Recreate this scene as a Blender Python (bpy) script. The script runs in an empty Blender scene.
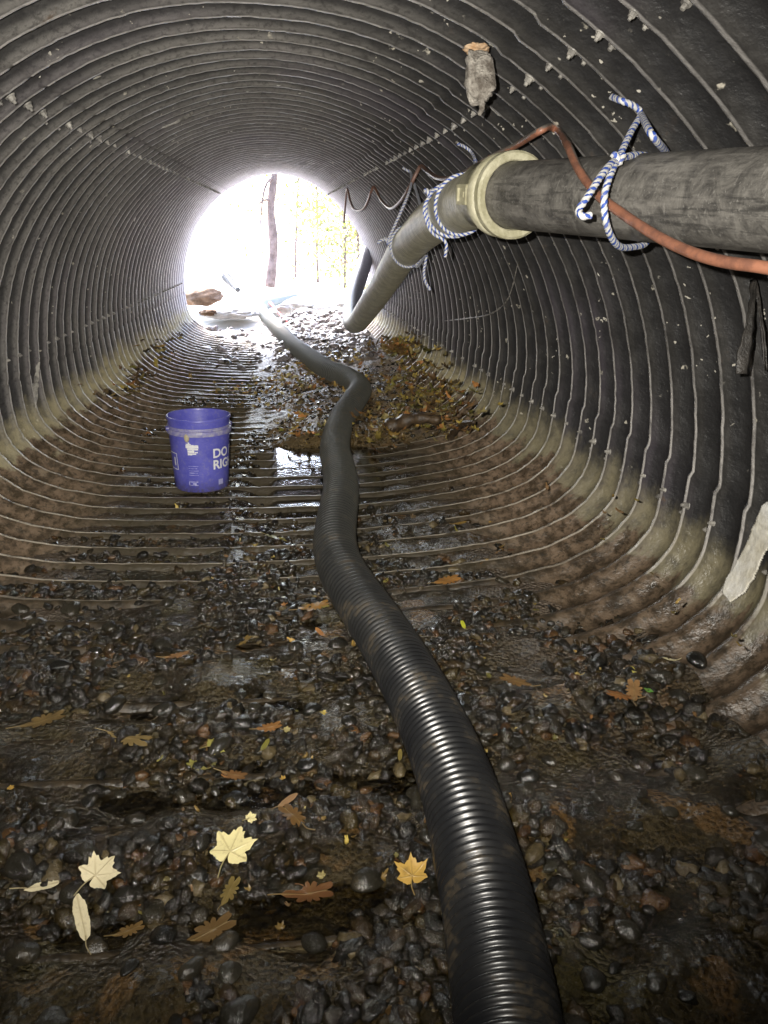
import bpy, bmesh, math, random
import numpy as np
from mathutils import Vector, Matrix
random.seed(7); rng = np.random.default_rng(11)
scene = bpy.context.scene
col = scene.collection
H = 1.2                       # lens height above the invert of the culvert
R_ = math.radians

# ------------------------------------------------------------------ camera
F_PX = 769.0
YAW, PITCH = R_(6.685), R_(20.138)
FWD = np.array([math.sin(YAW)*math.cos(PITCH), math.cos(YAW)*math.cos(PITCH), -math.sin(PITCH)])
RGT = np.array([math.cos(YAW), -math.sin(YAW), 0.0])
UPV = np.array([math.sin(YAW)*math.sin(PITCH), math.cos(YAW)*math.sin(PITCH), math.cos(PITCH)])
CAM = np.array([0.0, 0.0, H])
def ray(x, y): return FWD + RGT*(x-384)/F_PX - UPV*(y-512)/F_PX
def at_depth(x, y, d): return CAM + ray(x, y)*d
def at_height(x, y, z):
    v = ray(x, y); return CAM + v*((z-H)/v[2])
def at_far(x, y, Y):
    v = ray(x, y); return CAM + v*(Y/v[1])
cd = bpy.data.cameras.new("camera"); cam = bpy.data.objects.new("camera", cd); col.objects.link(cam)
cam.location = CAM; cam.rotation_euler = (math.pi/2-PITCH, 0, -YAW)
cd.sensor_fit = 'VERTICAL'; cd.sensor_height = 36.0; cd.lens = 36.0*F_PX/1024
cd.clip_start = 0.03; cd.clip_end = 2000
scene.camera = cam

# ------------------------------------------------------------------ object helpers
def tag(o, label=None, cat=None, group=None, kind=None):
    if label: o['label'] = label
    if cat: o['category'] = cat
    if group: o['group'] = group
    if kind: o['kind'] = kind
    return o
def empty(name, loc=(0, 0, 0)):
    o = bpy.data.objects.new(name, None); o.location = loc; o.empty_display_size = 0.1
    col.objects.link(o); return o
def link(name, me, mat=None, parent=None, smooth=True):
    o = bpy.data.objects.new(name, me); col.objects.link(o)
    if mat: me.materials.append(mat)
    if parent:
        o.parent = parent; o.matrix_parent_inverse = Matrix.Translation(-Vector(parent.location))
    if smooth and len(me.polygons):
        me.polygons.foreach_set('use_smooth', np.ones(len(me.polygons), dtype=bool))
    return o
def mesh_np(name, V, Fq, attrs=None, colors=None):
    """V (n,3); Fq (m,k) array of faces with the same k, or list"""
    me = bpy.data.meshes.new(name)
    V = np.asarray(V, dtype=np.float32)
    if isinstance(Fq, list) and len(Fq) and not isinstance(Fq[0], np.ndarray) and len(set(len(f) for f in Fq)) > 1:
        me.from_pydata([tuple(v) for v in V], [], Fq)
    else:
        Fq = np.asarray(Fq, dtype=np.int32); m, k = Fq.shape
        me.vertices.add(len(V)); me.vertices.foreach_set('co', V.ravel())
        me.loops.add(m*k); me.loops.foreach_set('vertex_index', Fq.ravel())
        me.polygons.add(m); me.polygons.foreach_set('loop_start', np.arange(0, m*k, k, dtype=np.int32))
        me.update(calc_edges=True)
    if attrs:
        for n, a in attrs.items():
            at = me.attributes.new(n, 'FLOAT', 'POINT'); at.data.foreach_set('value', np.asarray(a, dtype=np.float32).ravel())
    if colors:
        for n, a in colors.items():
            at = me.attributes.new(n, 'FLOAT_COLOR', 'POINT'); at.data.foreach_set('color', np.asarray(a, dtype=np.float32).ravel())
    me.validate(); me.update()
    return me
def grid_faces(nu, nv, closed=False):
    i = np.arange(nu-1)[:, None]; j = np.arange(nv if closed else nv-1)[None, :]
    jn = (j+1) % nv
    a = i*nv+j; b = i*nv+jn; c = (i+1)*nv+jn; d = (i+1)*nv+j
    return np.stack([a, b, c, d], -1).reshape(-1, 4)

# smooth value noise in numpy
_lat = rng.random((256, 256))
def vnoise(x, y, seed=0):
    x = np.asarray(x, float)+seed*17.31; y = np.asarray(y, float)+seed*9.77
    xi = np.floor(x).astype(int); yi = np.floor(y).astype(int); fx = x-xi; fy = y-yi
    fx = fx*fx*(3-2*fx); fy = fy*fy*(3-2*fy)
    g = lambda a, b: _lat[a % 256, b % 256]
    return (g(xi, yi)*(1-fx)+g(xi+1, yi)*fx)*(1-fy)+(g(xi, yi+1)*(1-fx)+g(xi+1, yi+1)*fx)*fy
def fbm(x, y, seed=0, oct=4):
    t = 0; a = .5
    for k in range(oct):
        t = t+a*vnoise(np.asarray(x)*2**k, np.asarray(y)*2**k, seed+k*3); a *= .5
    return t/(1-.5**oct)
def sstep(a, b, x):
    t = np.clip((np.asarray(x, float)-a)/(b-a), 0, 1); return t*t*(3-2*t)

def catmull(P, step):
    P = np.asarray(P, float); Q = np.vstack([2*P[0]-P[1], P, 2*P[-1]-P[-2]]); out = []
    for i in range(1, len(Q)-2):
        n = max(2, int(np.linalg.norm(Q[i+1]-Q[i])/step*1.3)+1)
        t = np.linspace(0, 1, n, endpoint=False)[:, None]
        p0, p1, p2, p3 = Q[i-1], Q[i], Q[i+1], Q[i+2]
        out.append(.5*((2*p1)+(-p0+p2)*t+(2*p0-5*p1+4*p2-p3)*t*t+(-p0+3*p1-3*p2+p3)*t**3))
    out.append(P[-1:]); C = np.vstack(out)
    L = np.r_[0, np.cumsum(np.linalg.norm(np.diff(C, axis=0), axis=1))]
    n = max(3, int(L[-1]/step)+1); s = np.linspace(0, L[-1], n)
    return np.stack([np.interp(s, L, C[:, k]) for k in range(3)], 1), s
def frames(C):
    T = np.gradient(C, axis=0); T /= np.linalg.norm(T, axis=1)[:, None]
    N = np.zeros_like(T); u = np.array([0, 0, 1.]) if abs(T[0][2]) < .9 else np.array([1., 0, 0])
    n = u-T[0]*u.dot(T[0]); n /= np.linalg.norm(n); N[0] = n
    for i in range(1, len(T)):
        n = N[i-1]-T[i]*N[i-1].dot(T[i]); N[i] = n/np.linalg.norm(n)
    return T, N, np.cross(T, N)
def tube_np(C, rad, nth=16, lobes=None, caps=True):
    """rad: scalar, per-ring, or (n,nth)"""
    T, N, B = frames(C); th = np.linspace(0, 2*np.pi, nth, endpoint=False); n = len(C)
    r = np.broadcast_to(np.asarray(rad, float).reshape((-1, 1)) if np.ndim(rad) < 2 else rad, (n, nth))
    V = C[:, None, :]+r[..., None]*(np.cos(th)[None, :, None]*N[:, None, :]+np.sin(th)[None, :, None]*B[:, None, :])
    V = V.reshape(-1, 3); Fc = grid_faces(n, nth, True)
    if caps:
        a = len(V); V = np.vstack([V, C[0], C[-1]]); j = np.arange(nth); jn = (j+1) % nth
        Fc = np.vstack([Fc, np.stack([jn, j, np.full(nth, a), np.full(nth, a)], 1)[:, :4], np.stack([(n-1)*nth+j, (n-1)*nth+jn, np.full(nth, a+1), np.full(nth, a+1)], 1)])
        fl = [tuple(f) if f[2] != f[3] else tuple(f[:3]) for f in Fc.tolist()]
        return V, fl
    return V, Fc
def bolt_mix(Vs, Fs):
    V = []; Fl = []; o = 0
    for v, f in zip(Vs, Fs):
        V.append(np.asarray(v)); Fl += [tuple(i+o for i in q) for q in (f.tolist() if isinstance(f, np.ndarray) else f)]; o += len(v)
    return np.vstack(V), Fl
def pydata(name, V, Fl):
    me = bpy.data.meshes.new(name); me.from_pydata([tuple(map(float, v)) for v in V], [], [tuple(f) for f in Fl]); me.update(); return me

# ------------------------------------------------------------------ material helpers
class NT:
    def __init__(s, name):
        s.m = bpy.data.materials.new(name); s.m.use_nodes = True; s.t = s.m.node_tree; s.t.nodes.clear()
        s.out = s.n('ShaderNodeOutputMaterial')
    def n(s, typ, **kw):
        x = s.t.nodes.new(typ)
        for k, v in kw.items(): setattr(x, k, v)
        return x
    def l(s, a, b): s.t.links.new(a, b)
    def v(s, sock, val):
        if hasattr(val, 'links'): s.l(val, sock)
        else: sock.default_value = val
    def attr(s, name, out='Fac'):
        x = s.n('ShaderNodeAttribute', attribute_name=name); return x.outputs[out]
    def pos(s): return s.n('ShaderNodeNewGeometry').outputs['Position']
    def obj(s): return s.n('ShaderNodeTexCoord').outputs['Object']
    def xyz(s, v):
        x = s.n('ShaderNodeSeparateXYZ'); s.l(v, x.inputs[0]); return x.outputs
    def noise(s, vec, scale, detail=4, rough=.55, dist=0, out=0):
        x = s.n('ShaderNodeTexNoise'); s.l(vec, x.inputs['Vector']); x.inputs['Scale'].default_value = scale
        x.inputs['Detail'].default_value = detail; x.inputs['Roughness'].default_value = rough; x.inputs['Distortion'].default_value = dist
        return x.outputs[out]
    def vor(s, vec, scale, feat='F1', rnd=1, out='Distance'):
        x = s.n('ShaderNodeTexVoronoi', feature=feat); s.l(vec, x.inputs['Vector']); x.inputs['Scale'].default_value = scale
        x.inputs['Randomness'].default_value = rnd; return x.outputs[out]
    def math(s, op, a, b=0.0, c=None, clamp=False):
        x = s.n('ShaderNodeMath', operation=op, use_clamp=clamp); s.v(x.inputs[0], a); s.v(x.inputs[1], b)
        if c is not None: s.v(x.inputs[2], c)
        return x.outputs[0]
    def ramp(s, f, lo, hi, a=0.0, b=1.0):
        x = s.n('ShaderNodeMapRange', interpolation_type='SMOOTHSTEP'); s.v(x.inputs[0], f)
        for k, q in zip((1, 2, 3, 4), (lo, hi, a, b)): s.v(x.inputs[k], q)
        return x.outputs[0]
    def mix(s, f, a, b, bt='MIX'):
        x = s.n('ShaderNodeMix', data_type='RGBA', blend_type=bt); s.v(x.inputs[0], f)
        for i, q in ((6, a), (7, b)):
            if isinstance(q, tuple): q = (*q, 1) if len(q) == 3 else q
            s.v(x.inputs[i], q)
        return x.outputs[2]
    def scalev(s, vec, sc):
        x = s.n('ShaderNodeMapping'); s.l(vec, x.inputs[0]); x.inputs['Scale'].default_value = sc; return x.outputs[0]
    def bump(s, h, dist, strength=1.0, nrm=None):
        x = s.n('ShaderNodeBump'); s.l(h, x.inputs['Height']); x.inputs['Distance'].default_value = dist; x.inputs['Strength'].default_value = strength
        if nrm: s.l(nrm, x.inputs['Normal'])
        return x.outputs[0]
    def bsdf(s, color, rough, normal=None, **kw):
        x = s.n('ShaderNodeBsdfPrincipled')
        if isinstance(color, tuple): color = (*color, 1) if len(color) == 3 else color
        s.v(x.inputs['Base Color'], color); s.v(x.inputs['Roughness'], rough)
        if normal: s.l(normal, x.inputs['Normal'])
        for k, q in kw.items(): s.v(x.inputs[k.replace('_', ' ')], q)
        s.l(x.outputs[0], s.out.inputs[0]); return x

# ------------------------------------------------------------------ culvert section
CX, RT = -0.08, 1.265
def near_profile():
    P = []
    for t in np.linspace(-100, 100, 121):                     # the top arc, from the left spring line to the right
        a = R_(t); P.append((CX+RT*math.sin(a), -.705+RT*math.cos(a)))
    corner = [(1.135, -.985), (1.05, -1.065), (.93, -1.115), (.78, -1.15), (.55, -1.175), (.25, -1.188), (CX, -1.19)]
    R = [(x, z) for x, z in corner]; L = [(2*CX-x, z) for x, z in corner[:-1]][::-1]
    return np.array(P+R+L)
def close_resample(P, n):
    P = np.vstack([P, P[:1]])
    for _ in range(6):                                         # soften the joints between arcs
        Q = P[:-1]; Q = .25*np.roll(Q, 1, 0)+.5*Q+.25*np.roll(Q, -1, 0) if _ < 2 else Q; P = np.vstack([Q, Q[:1]])
    L = np.r_[0, np.cumsum(np.linalg.norm(np.diff(P, axis=0), axis=1))]; s = np.linspace(0, L[-1], n, endpoint=False)
    return np.stack([np.interp(s, L, P[:, 0]), np.interp(s, L, P[:, 1])], 1)
NS = 320
PN = close_resample(near_profile(), NS)
PF = PN.copy(); PF[:, 0] = (PN[:, 0]-CX)*.865-.135
PF[:, 1] = np.where(PN[:, 1] > -.6, PN[:, 1]*1.0+.03*sstep(-.6, .5, PN[:, 1]), PN[:, 1])
def sec(Y):
    t = np.clip((Y-3.0)/6.6, 0, 1); return PN*(1-t)+PF*t
def inside(x, z, Y):
    P = sec(Y); x0, z0 = P[:, 0], P[:, 1]; x1, z1 = np.roll(x0, -1), np.roll(z0, -1)
    c = ((z0 > z) != (z1 > z)) & (x < (x1-x0)*(z-z0)/(z1-z0+1e-12)+x0); return c.sum() % 2 == 1
PITCHC, DEPC, Y0C = .1524, .038, 2.545
def hit(px, py, back=.0):
    v = ray(px, py); d = .4
    while d < 14 and inside(v[0]*d, v[2]*d, v[1]*d): d += .1
    a, b = d-.1, d
    for _ in range(7):
        d = (a+b)/2
        if inside(v[0]*d, v[2]*d, v[1]*d): a = d
        else: b = d
    return CAM+v*(d-back)
def floor_z(X, Y):
    """height of the crest line of the floor (world)"""
    X = np.asarray(X, float); Y = np.broadcast_to(np.asarray(Y, float), X.shape)
    t = np.clip((Y-3.0)/6.6, 0, 1)
    def lower(P):
        m = (P[:, 1] < -.62); Q = P[m]; o = np.argsort(Q[:, 0]); return Q[o]
    a = lower(PN); b = lower(PF)
    return (np.interp(X, a[:, 0], a[:, 1])*(1-t)+np.interp(X, b[:, 0], b[:, 1])*t)+H
def shell_pt(i, Y, off=0.0, corr=True):
    """point on the shell: i = float index round the section, off = towards the inside"""
    P = sec(Y); i0 = int(math.floor(i)) % NS; i1 = (i0+1) % NS; f = i-math.floor(i)
    p = P[i0]*(1-f)+P[i1]*f; tn = P[(i0+2) % NS]-P[(i0-2) % NS]; tn /= np.linalg.norm(tn)
    n = np.array([tn[1], -tn[0]])
    c = np.array([CX, -.4])-p
    if n.dot(c) < 0: n = -n
    d = -DEPC*.5*(1-math.cos(2*math.pi*(Y-Y0C)/PITCHC)) if corr else 0
    q = p+n*(d+off); return np.array([q[0], Y, q[1]+H]), np.array([n[0], 0, n[1]])

# ------------------------------------------------------------------ MATERIALS
def mat_shell():
    t = NT('galvanised_plate'); p = t.pos(); o = t.xyz(p); crest = t.attr('crest'); wear = t.attr('wear')
    n1 = t.noise(p, 2.2, 5); n2 = t.noise(t.scalev(p, (9, 30, 9)), 1, 5, .6); n3 = t.noise(p, 60, 4, .65); n4 = t.noise(p, 11, 5, .6)
    base = t.mix(t.ramp(n1, .3, .7), (.135, .129, .122), (.245, .233, .218))
    base = t.mix(t.math('MULTIPLY', t.ramp(n2, .42, .72), .6), base, (.24, .23, .21))
    base = t.mix(t.math('MULTIPLY', t.ramp(n3, .47, .68), .65), base, (.045, .042, .04)); base = t.mix(t.math('MULTIPLY', t.ramp(t.noise(t.scalev(p, (1.2, 26, 1.2)), 2.2, 4, .6), .52, .72), .55), base, (.05, .048, .046))
    # right flank keeps its black coating
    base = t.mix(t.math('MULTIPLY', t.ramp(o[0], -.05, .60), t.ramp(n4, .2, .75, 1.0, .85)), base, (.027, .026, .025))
    # purple-grey cast and rusty blotches
    base = t.mix(t.math('MULTIPLY', t.ramp(t.noise(p, 1.3, 2), .5, .7), .25), base, (.13, .11, .15))
    base = t.mix(t.math('MULTIPLY', t.ramp(t.noise(p, 5.5, 6, .7), .62, .74), .7), base, (.12, .075, .045))
    # far metres: daylight from the mouth painted in as paler plate
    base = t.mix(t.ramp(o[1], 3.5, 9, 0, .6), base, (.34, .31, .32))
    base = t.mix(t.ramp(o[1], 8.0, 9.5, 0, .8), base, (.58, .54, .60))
    # daylight rim light painted in pale along the crests
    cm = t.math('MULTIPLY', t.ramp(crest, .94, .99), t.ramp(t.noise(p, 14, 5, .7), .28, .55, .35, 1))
    base = t.mix(t.math('MULTIPLY', t.ramp(crest, .90, .40), .84), base, (.018, .018, .019))  # shade beside each crest painted dark into the troughs
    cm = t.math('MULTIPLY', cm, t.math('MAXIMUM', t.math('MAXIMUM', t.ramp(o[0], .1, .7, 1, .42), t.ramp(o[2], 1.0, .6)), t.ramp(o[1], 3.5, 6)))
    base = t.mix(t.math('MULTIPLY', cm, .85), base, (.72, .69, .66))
    # mineral flecks and splashes
    dp = t.n('ShaderNodeVectorMath', operation='ADD'); nz = t.n('ShaderNodeTexNoise'); t.l(p, nz.inputs[0]); nz.inputs['Scale'].default_value = 55; sc_ = t.n('ShaderNodeVectorMath', operation='SCALE'); t.l(nz.outputs['Color'], sc_.inputs[0]); sc_.inputs['Scale'].default_value = .035; t.l(p, dp.inputs[0]); t.l(sc_.outputs[0], dp.inputs[1]); dpo = dp.outputs[0]
    v1 = t.vor(dpo, 30); msk = t.math('MULTIPLY', t.ramp(v1, .16, .10), t.ramp(t.noise(p, 3.1, 2), .55, .62))
    base = t.mix(t.math('MULTIPLY', msk, .85), base, (.55, .52, .45))
    v2 = t.vor(dpo, 10); msk2 = t.math('MULTIPLY', t.ramp(v2, .10, .06), t.ramp(n3, .4, .6)); base = t.mix(msk2, base, (.46, .43, .36))
    # tide band on the haunches, then mud
    zz = t.math('ADD', o[2], t.math('MULTIPLY', t.math('ADD', t.math('SUBTRACT', t.noise(p, 4, 6, .68), .5), t.math('MULTIPLY', t.math('SUBTRACT', t.noise(t.scalev(p, (4, 30, 4)), 1, 4), .5), .45)), .34))
    band = t.math('MULTIPLY', t.ramp(zz, .42, .27), t.ramp(t.noise(p, 18, 5, .7), .25, .6, .35, 1)); base = t.mix(t.math('MULTIPLY', band, t.math('MAXIMUM', t.ramp(o[0], -.6, .6, .7, .42), t.ramp(o[1], 3.2, 5.5, 0, .95))), base, (.40, .35, .21))
    mud = t.ramp(zz, .225, .185); mn = t.noise(p, 22, 5, .65)
    mudc = t.mix(t.ramp(mn, .36, .62), (.045, .030, .019), (.17, .118, .08)); mudc = t.mix(t.ramp(n3, .5, .66, 0, .8), mudc, (.02, .015, .01)); mudc = t.mix(t.ramp(n4, .6, .75, 0, .6), mudc, (.24, .19, .13)); mudc = t.mix(t.math('MULTIPLY', t.ramp(t.math('ABSOLUTE', t.math('ADD', o[0], .08)), 1.0, .65), .92), mudc, (.03, .024, .014))
    base = t.mix(t.math('MULTIPLY', mud, .93), base, mudc)
    base = t.mix(t.math('MULTIPLY', t.ramp(o[1], 2.75, 2.3), t.math('MULTIPLY', mud, t.ramp(t.math('ABSOLUTE', t.math('ADD', o[0], .08)), 1.0, .6, .35, 1))), base, t.mix(t.ramp(mn, .35, .65), (.012, .010, .007), (.05, .036, .02)))
    base = t.mix(t.math('MULTIPLY', t.ramp(o[1], 2.2, 2.7), t.math('MULTIPLY', t.ramp(crest, .95, .99), t.math('MULTIPLY', mud, t.ramp(t.noise(p, 9, 5, .7), .32, .5)))), base, (.62, .56, .46))  # wet highlights on the floor crests painted in pale
    rough = t.math('SUBTRACT', t.ramp(n4, .3, .7, .30, .54), t.math('MULTIPLY', mud, .06))
    h = t.math('ADD', t.math('MULTIPLY', n3, .4), n4)
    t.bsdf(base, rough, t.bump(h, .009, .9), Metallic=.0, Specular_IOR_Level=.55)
    return t.m
def mat_bed():
    t = NT('wet_silt'); p = t.pos(); o = t.xyz(p)
    n = t.noise(p, 7, 6, .65); f = t.noise(p, 70, 5, .7); g = t.noise(p, 24, 5, .65)
    c = t.mix(t.ramp(n, .3, .7), (.013, .010, .004), (.066, .048, .019)); c = t.mix(t.ramp(t.noise(p, 6.5, 3, .5), .60, .66, 0, .85), c, (.15, .085, .03))
    c = t.mix(t.ramp(g, .52, .72), c, (.07, .046, .018)); c = t.mix(t.ramp(f, .6, .75), c, (.12, .095, .06)); c = t.mix(t.ramp(t.vor(p, 85), .0, .5, .75, 0), c, (.008, .007, .005))
    c = t.mix(t.math('MULTIPLY', t.ramp(t.noise(p, 3.5, 4), .55, .68), .6), c, (.07, .06, .02))
    mudside = t.attr('mud'); c = t.mix(t.math('MULTIPLY', mudside, .85), c, t.mix(t.ramp(g, .3, .7), (.085, .06, .04), (.20, .145, .095)))
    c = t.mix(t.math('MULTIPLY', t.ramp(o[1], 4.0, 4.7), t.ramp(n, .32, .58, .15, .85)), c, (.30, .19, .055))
    c = t.mix(t.ramp(o[1], 5.6, 8.4, 0, .8), c, (.38, .37, .40))  # skylight from the mouth painted into the bed colour
    wet = t.math('ADD', t.math('ADD', t.ramp(n, .35, .65, .10, .32), t.ramp(o[1], 3.8, 5.0, 0, .28)), t.math('MULTIPLY', mudside, .25))
    h = t.math('ADD', t.math('MULTIPLY', g, 1.0), t.math('ADD', t.math('MULTIPLY', f, .6), t.math('MULTIPLY', t.vor(p, 85), -.5)))
    t.bsdf(c, wet, t.bump(h, .030, 1.0), Specular_IOR_Level=.7, IOR=1.6)
    return t.m
def mat_stone(name='wet_stone'):
    t = NT(name); p = t.obj(); c0 = t.attr('tint', 'Color'); n = t.noise(t.pos(), 90, 5, .7); m = t.noise(t.pos(), 30, 4, .6)
    c = t.mix(t.ramp(n, .5, .75, 0, .5), c0, (.10, .08, .055)); c = t.mix(t.ramp(m, .3, .6, .6, 0), c, (.008, .007, .006))
    t.bsdf(c, t.ramp(m, .35, .7, .08, .24), t.bump(t.math('ADD', n, m), .006, .9), Specular_IOR_Level=.7, IOR=1.6)
    return t.m
def mat_cobble():
    t = NT('wet_cobble'); inf = t.n('ShaderNodeObjectInfo'); n = t.noise(t.pos(), 80, 5, .7); m = t.noise(t.pos(), 22, 5, .65)
    c = t.mix(inf.outputs['Random'], (.007, .007, .006), (.028, .025, .017)); c = t.mix(t.ramp(m, .5, .75, 0, .75), c, (.055, .04, .02))
    c = t.mix(t.ramp(n, .6, .75, 0, .6), c, (.11, .10, .085))
    t.bsdf(c, t.ramp(m, .35, .7, .05, .25), t.bump(t.math('ADD', n, m), .004, .8), Specular_IOR_Level=.7, IOR=1.6)
    return t.m
def mat_water():
    t = NT('running_water'); p = t.pos()
    h = t.math('ADD', t.noise(p, 48, 3, .6), t.math('MULTIPLY', t.noise(p, 12, 2), 1.6))
    calm = t.attr('calm')
    b = t.n('ShaderNodeBump'); t.l(h, b.inputs['Height']); b.inputs['Distance'].default_value = .02
    t.l(t.math('SUBTRACT', .55, t.math('MULTIPLY', calm, .50)), b.inputs['Strength'])
    fr = t.n('ShaderNodeFresnel'); fr.inputs['IOR'].default_value = 1.33; t.l(b.outputs[0], fr.inputs['Normal'])
    gl = t.n('ShaderNodeBsdfGlossy'); gl.inputs['Roughness'].default_value = .04; t.l(b.outputs[0], gl.inputs['Normal'])
    tr = t.n('ShaderNodeBsdfTransparent'); tr.inputs[0].default_value = (.72, .66, .5, 1)
    mx = t.n('ShaderNodeMixShader'); t.l(t.math('MULTIPLY', fr.outputs[0], t.ramp(calm, .2, .9, 1.6, 3.2), clamp=True), mx.inputs[0]); t.l(tr.outputs[0], mx.inputs[1]); t.l(gl.outputs[0], mx.inputs[2])
    t.l(mx.outputs[0], t.out.inputs[0]); return t.m
def mat_black_hose():
    t = NT('black_ribbed_plastic'); p = t.pos(); rib = t.attr('rib'); o = t.xyz(p)
    n = t.noise(p, 40, 5, .65); m = t.noise(p, 8, 4)
    c = t.mix(t.ramp(m, .35, .7), (.011, .0115, .013), (.024, .024, .024))
    dust = t.ramp(o[1], 1.3, 4.2); top = t.ramp(rib, .35, .8)
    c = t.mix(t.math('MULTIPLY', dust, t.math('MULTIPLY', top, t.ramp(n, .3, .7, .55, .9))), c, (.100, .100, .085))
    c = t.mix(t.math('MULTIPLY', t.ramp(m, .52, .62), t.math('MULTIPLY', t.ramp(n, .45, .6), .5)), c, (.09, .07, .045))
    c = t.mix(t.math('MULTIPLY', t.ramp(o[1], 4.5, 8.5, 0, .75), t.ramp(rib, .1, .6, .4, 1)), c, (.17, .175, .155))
    t.bsdf(c, t.ramp(o[1], 1.6, 4.0, .30, .5), t.bump(n, .0006, .5), Specular_IOR_Level=.55)
    return t.m
def mat_pipe():
    t = NT('scuffed_black_pipe'); p = t.obj(); n = t.noise(p, 24, 8, .75, .8); s = t.noise(t.scalev(p, (6, 40, 40)), 1, 5, .65); f = t.noise(p, 120, 4, .7)
    k1 = t.noise(t.scalev(p, (3, 34, 34)), 1, 7, .75); k2 = t.noise(t.scalev(p, (60, 9, 9)), 1, 6, .7)
    c = t.mix(t.ramp(n, .32, .68), (.060, .057, .054), (.20, .19, .172)); c = t.mix(t.ramp(s, .48, .70, 0, .55), c, (.30, .285, .26))
    c = t.mix(t.ramp(k1, .56, .62, 0, .6), c, (.035, .034, .033)); c = t.mix(t.ramp(k2, .60, .66, 0, .5), c, (.33, .315, .29))
    c = t.mix(t.ramp(f, .58, .68, 0, .6), c, (.30, .29, .265)); c = t.mix(t.ramp(t.noise(p, 6, 5, .7), .55, .64, 0, .7), c, (.04, .038, .036))
    t.bsdf(c, t.ramp(n, .3, .7, .36, .6), t.bump(t.math('ADD', n, f), .003, .5), Specular_IOR_Level=.5)
    return t.m
def mat_grey_hose():
    t = NT('dirty_translucent_hose'); p = t.pos(); n = t.noise(p, 16, 6, .7); f = t.noise(p, 60, 5, .7, 2); g = t.attr('rib')
    c = t.mix(t.ramp(n, .3, .7), (.30, .285, .21), (.58, .55, .42)); c = t.mix(t.ramp(f, .52, .7, 0, .8), c, (.20, .18, .08))
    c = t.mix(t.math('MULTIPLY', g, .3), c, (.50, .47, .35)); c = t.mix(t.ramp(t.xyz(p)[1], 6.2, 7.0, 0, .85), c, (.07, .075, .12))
    t.bsdf(c, .38, t.bump(t.math('ADD', f, g), .003, .5), Specular_IOR_Level=.55); return t.m
def mat_simple(name, a, b, scale=20, rough=.5, bump=.002, spec=.5, **kw):
    t = NT(name); p = t.pos(); n = t.noise(p, scale, 5, .65); f = t.noise(p, scale*5, 4, .65)
    c = t.mix(t.ramp(n, .3, .7), a, b); c = t.mix(t.ramp(f, .55, .75, 0, .35), c, tuple(x*.45 for x in a))
    t.bsdf(c, t.ramp(f, .3, .7, rough*.8, min(1, rough*1.2)), t.bump(t.math('ADD', n, f), bump, .6), Specular_IOR_Level=spec, **kw); return t.m
def mat_cord():
    t = NT('orange_cord_jacket'); p = t.pos(); n = t.noise(p, 26, 5, .7); s = t.attr('side')
    c = t.mix(t.ramp(n, .4, .62), (.38, .165, .10), (.23, .105, .07)); c = t.mix(t.math('MULTIPLY', t.ramp(s, .62, .9), t.ramp(n, .35, .5)), c, (.17, .15, .13))
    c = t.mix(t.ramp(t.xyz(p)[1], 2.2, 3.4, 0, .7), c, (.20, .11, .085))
    t.bsdf(c, .42, t.bump(n, .001, .5)); return t.m
def mat_rope():
    t = NT('blue_white_rope'); b = t.attr('blue'); p = t.pos(); f = t.noise(p, 700, 3, .7); n = t.noise(p, 30, 3)
    c = t.mix(t.ramp(b, .44, .56), (.66, .66, .64), (.045, .10, .42)); c = t.mix(t.ramp(n, .5, .8, 0, .4), c, (.35, .33, .3))
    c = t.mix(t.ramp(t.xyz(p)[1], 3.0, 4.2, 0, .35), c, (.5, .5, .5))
    t.bsdf(c, .6, t.bump(f, .001, .6)); return t.m
def mat_leaf():
    t = NT('fallen_leaf'); c0 = t.attr('tint', 'Color'); u = t.attr('vein'); p = t.pos(); n = t.noise(p, 120, 4, .7); m = t.noise(p, 28, 4)
    c = t.mix(t.ramp(n, .5, .72, 0, .5), c0, t.mix(.5, c0, (.10, .05, .02))); c = t.mix(t.ramp(m, .6, .75, 0, .55), c, (.12, .07, .02))
    c = t.mix(t.math('MULTIPLY', u, .45), c, (.30, .22, .09))
    b = t.bsdf(c, .38, t.bump(t.math('ADD', t.math('MULTIPLY', n, .5), u), .0015, .6), Specular_IOR_Level=.45)
    return t.m
def mat_bucket():
    t = NT('blue_bucket_plastic'); p = t.obj(); n = t.noise(p, 9, 5, .65); f = t.noise(t.scalev(p, (40, 40, 160)), 1, 5, .7); g = t.noise(p, 55, 4, .7)
    c = t.mix(t.ramp(n, .3, .7), (.075, .078, .40), (.12, .12, .48))
    c = t.mix(t.ramp(f, .52, .75, 0, .4), c, (.22, .22, .55)); c = t.mix(t.math('MULTIPLY', t.ramp(g, .5, .7), t.ramp(n, .4, .7, .15, .55)), c, (.26, .25, .34))
    c = t.mix(t.math('MULTIPLY', t.ramp(t.xyz(p)[2], .07, .0), t.ramp(g, .4, .6, .3, .8)), c, (.07, .06, .10))
    t.bsdf(c, t.ramp(g, .3, .7, .32, .5), t.bump(g, .0006, .5)); return t.m
def mat_ground():
    t = NT('glare_white_ground'); p = t.pos(); n = t.noise(p, 1.2, 6, .65); v = t.vor(p, 5)
    c = t.mix(t.ramp(n, .3, .7), (.50, .48, .45), (.66, .64, .60)); c = t.mix(t.ramp(v, .0, .35, .4, 0), c, (.36, .33, .31))  # blown-out daylight and haze put into the whitened ground colour
    t.bsdf(c, .8, t.bump(n, .05, .6)); return t.m
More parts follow.
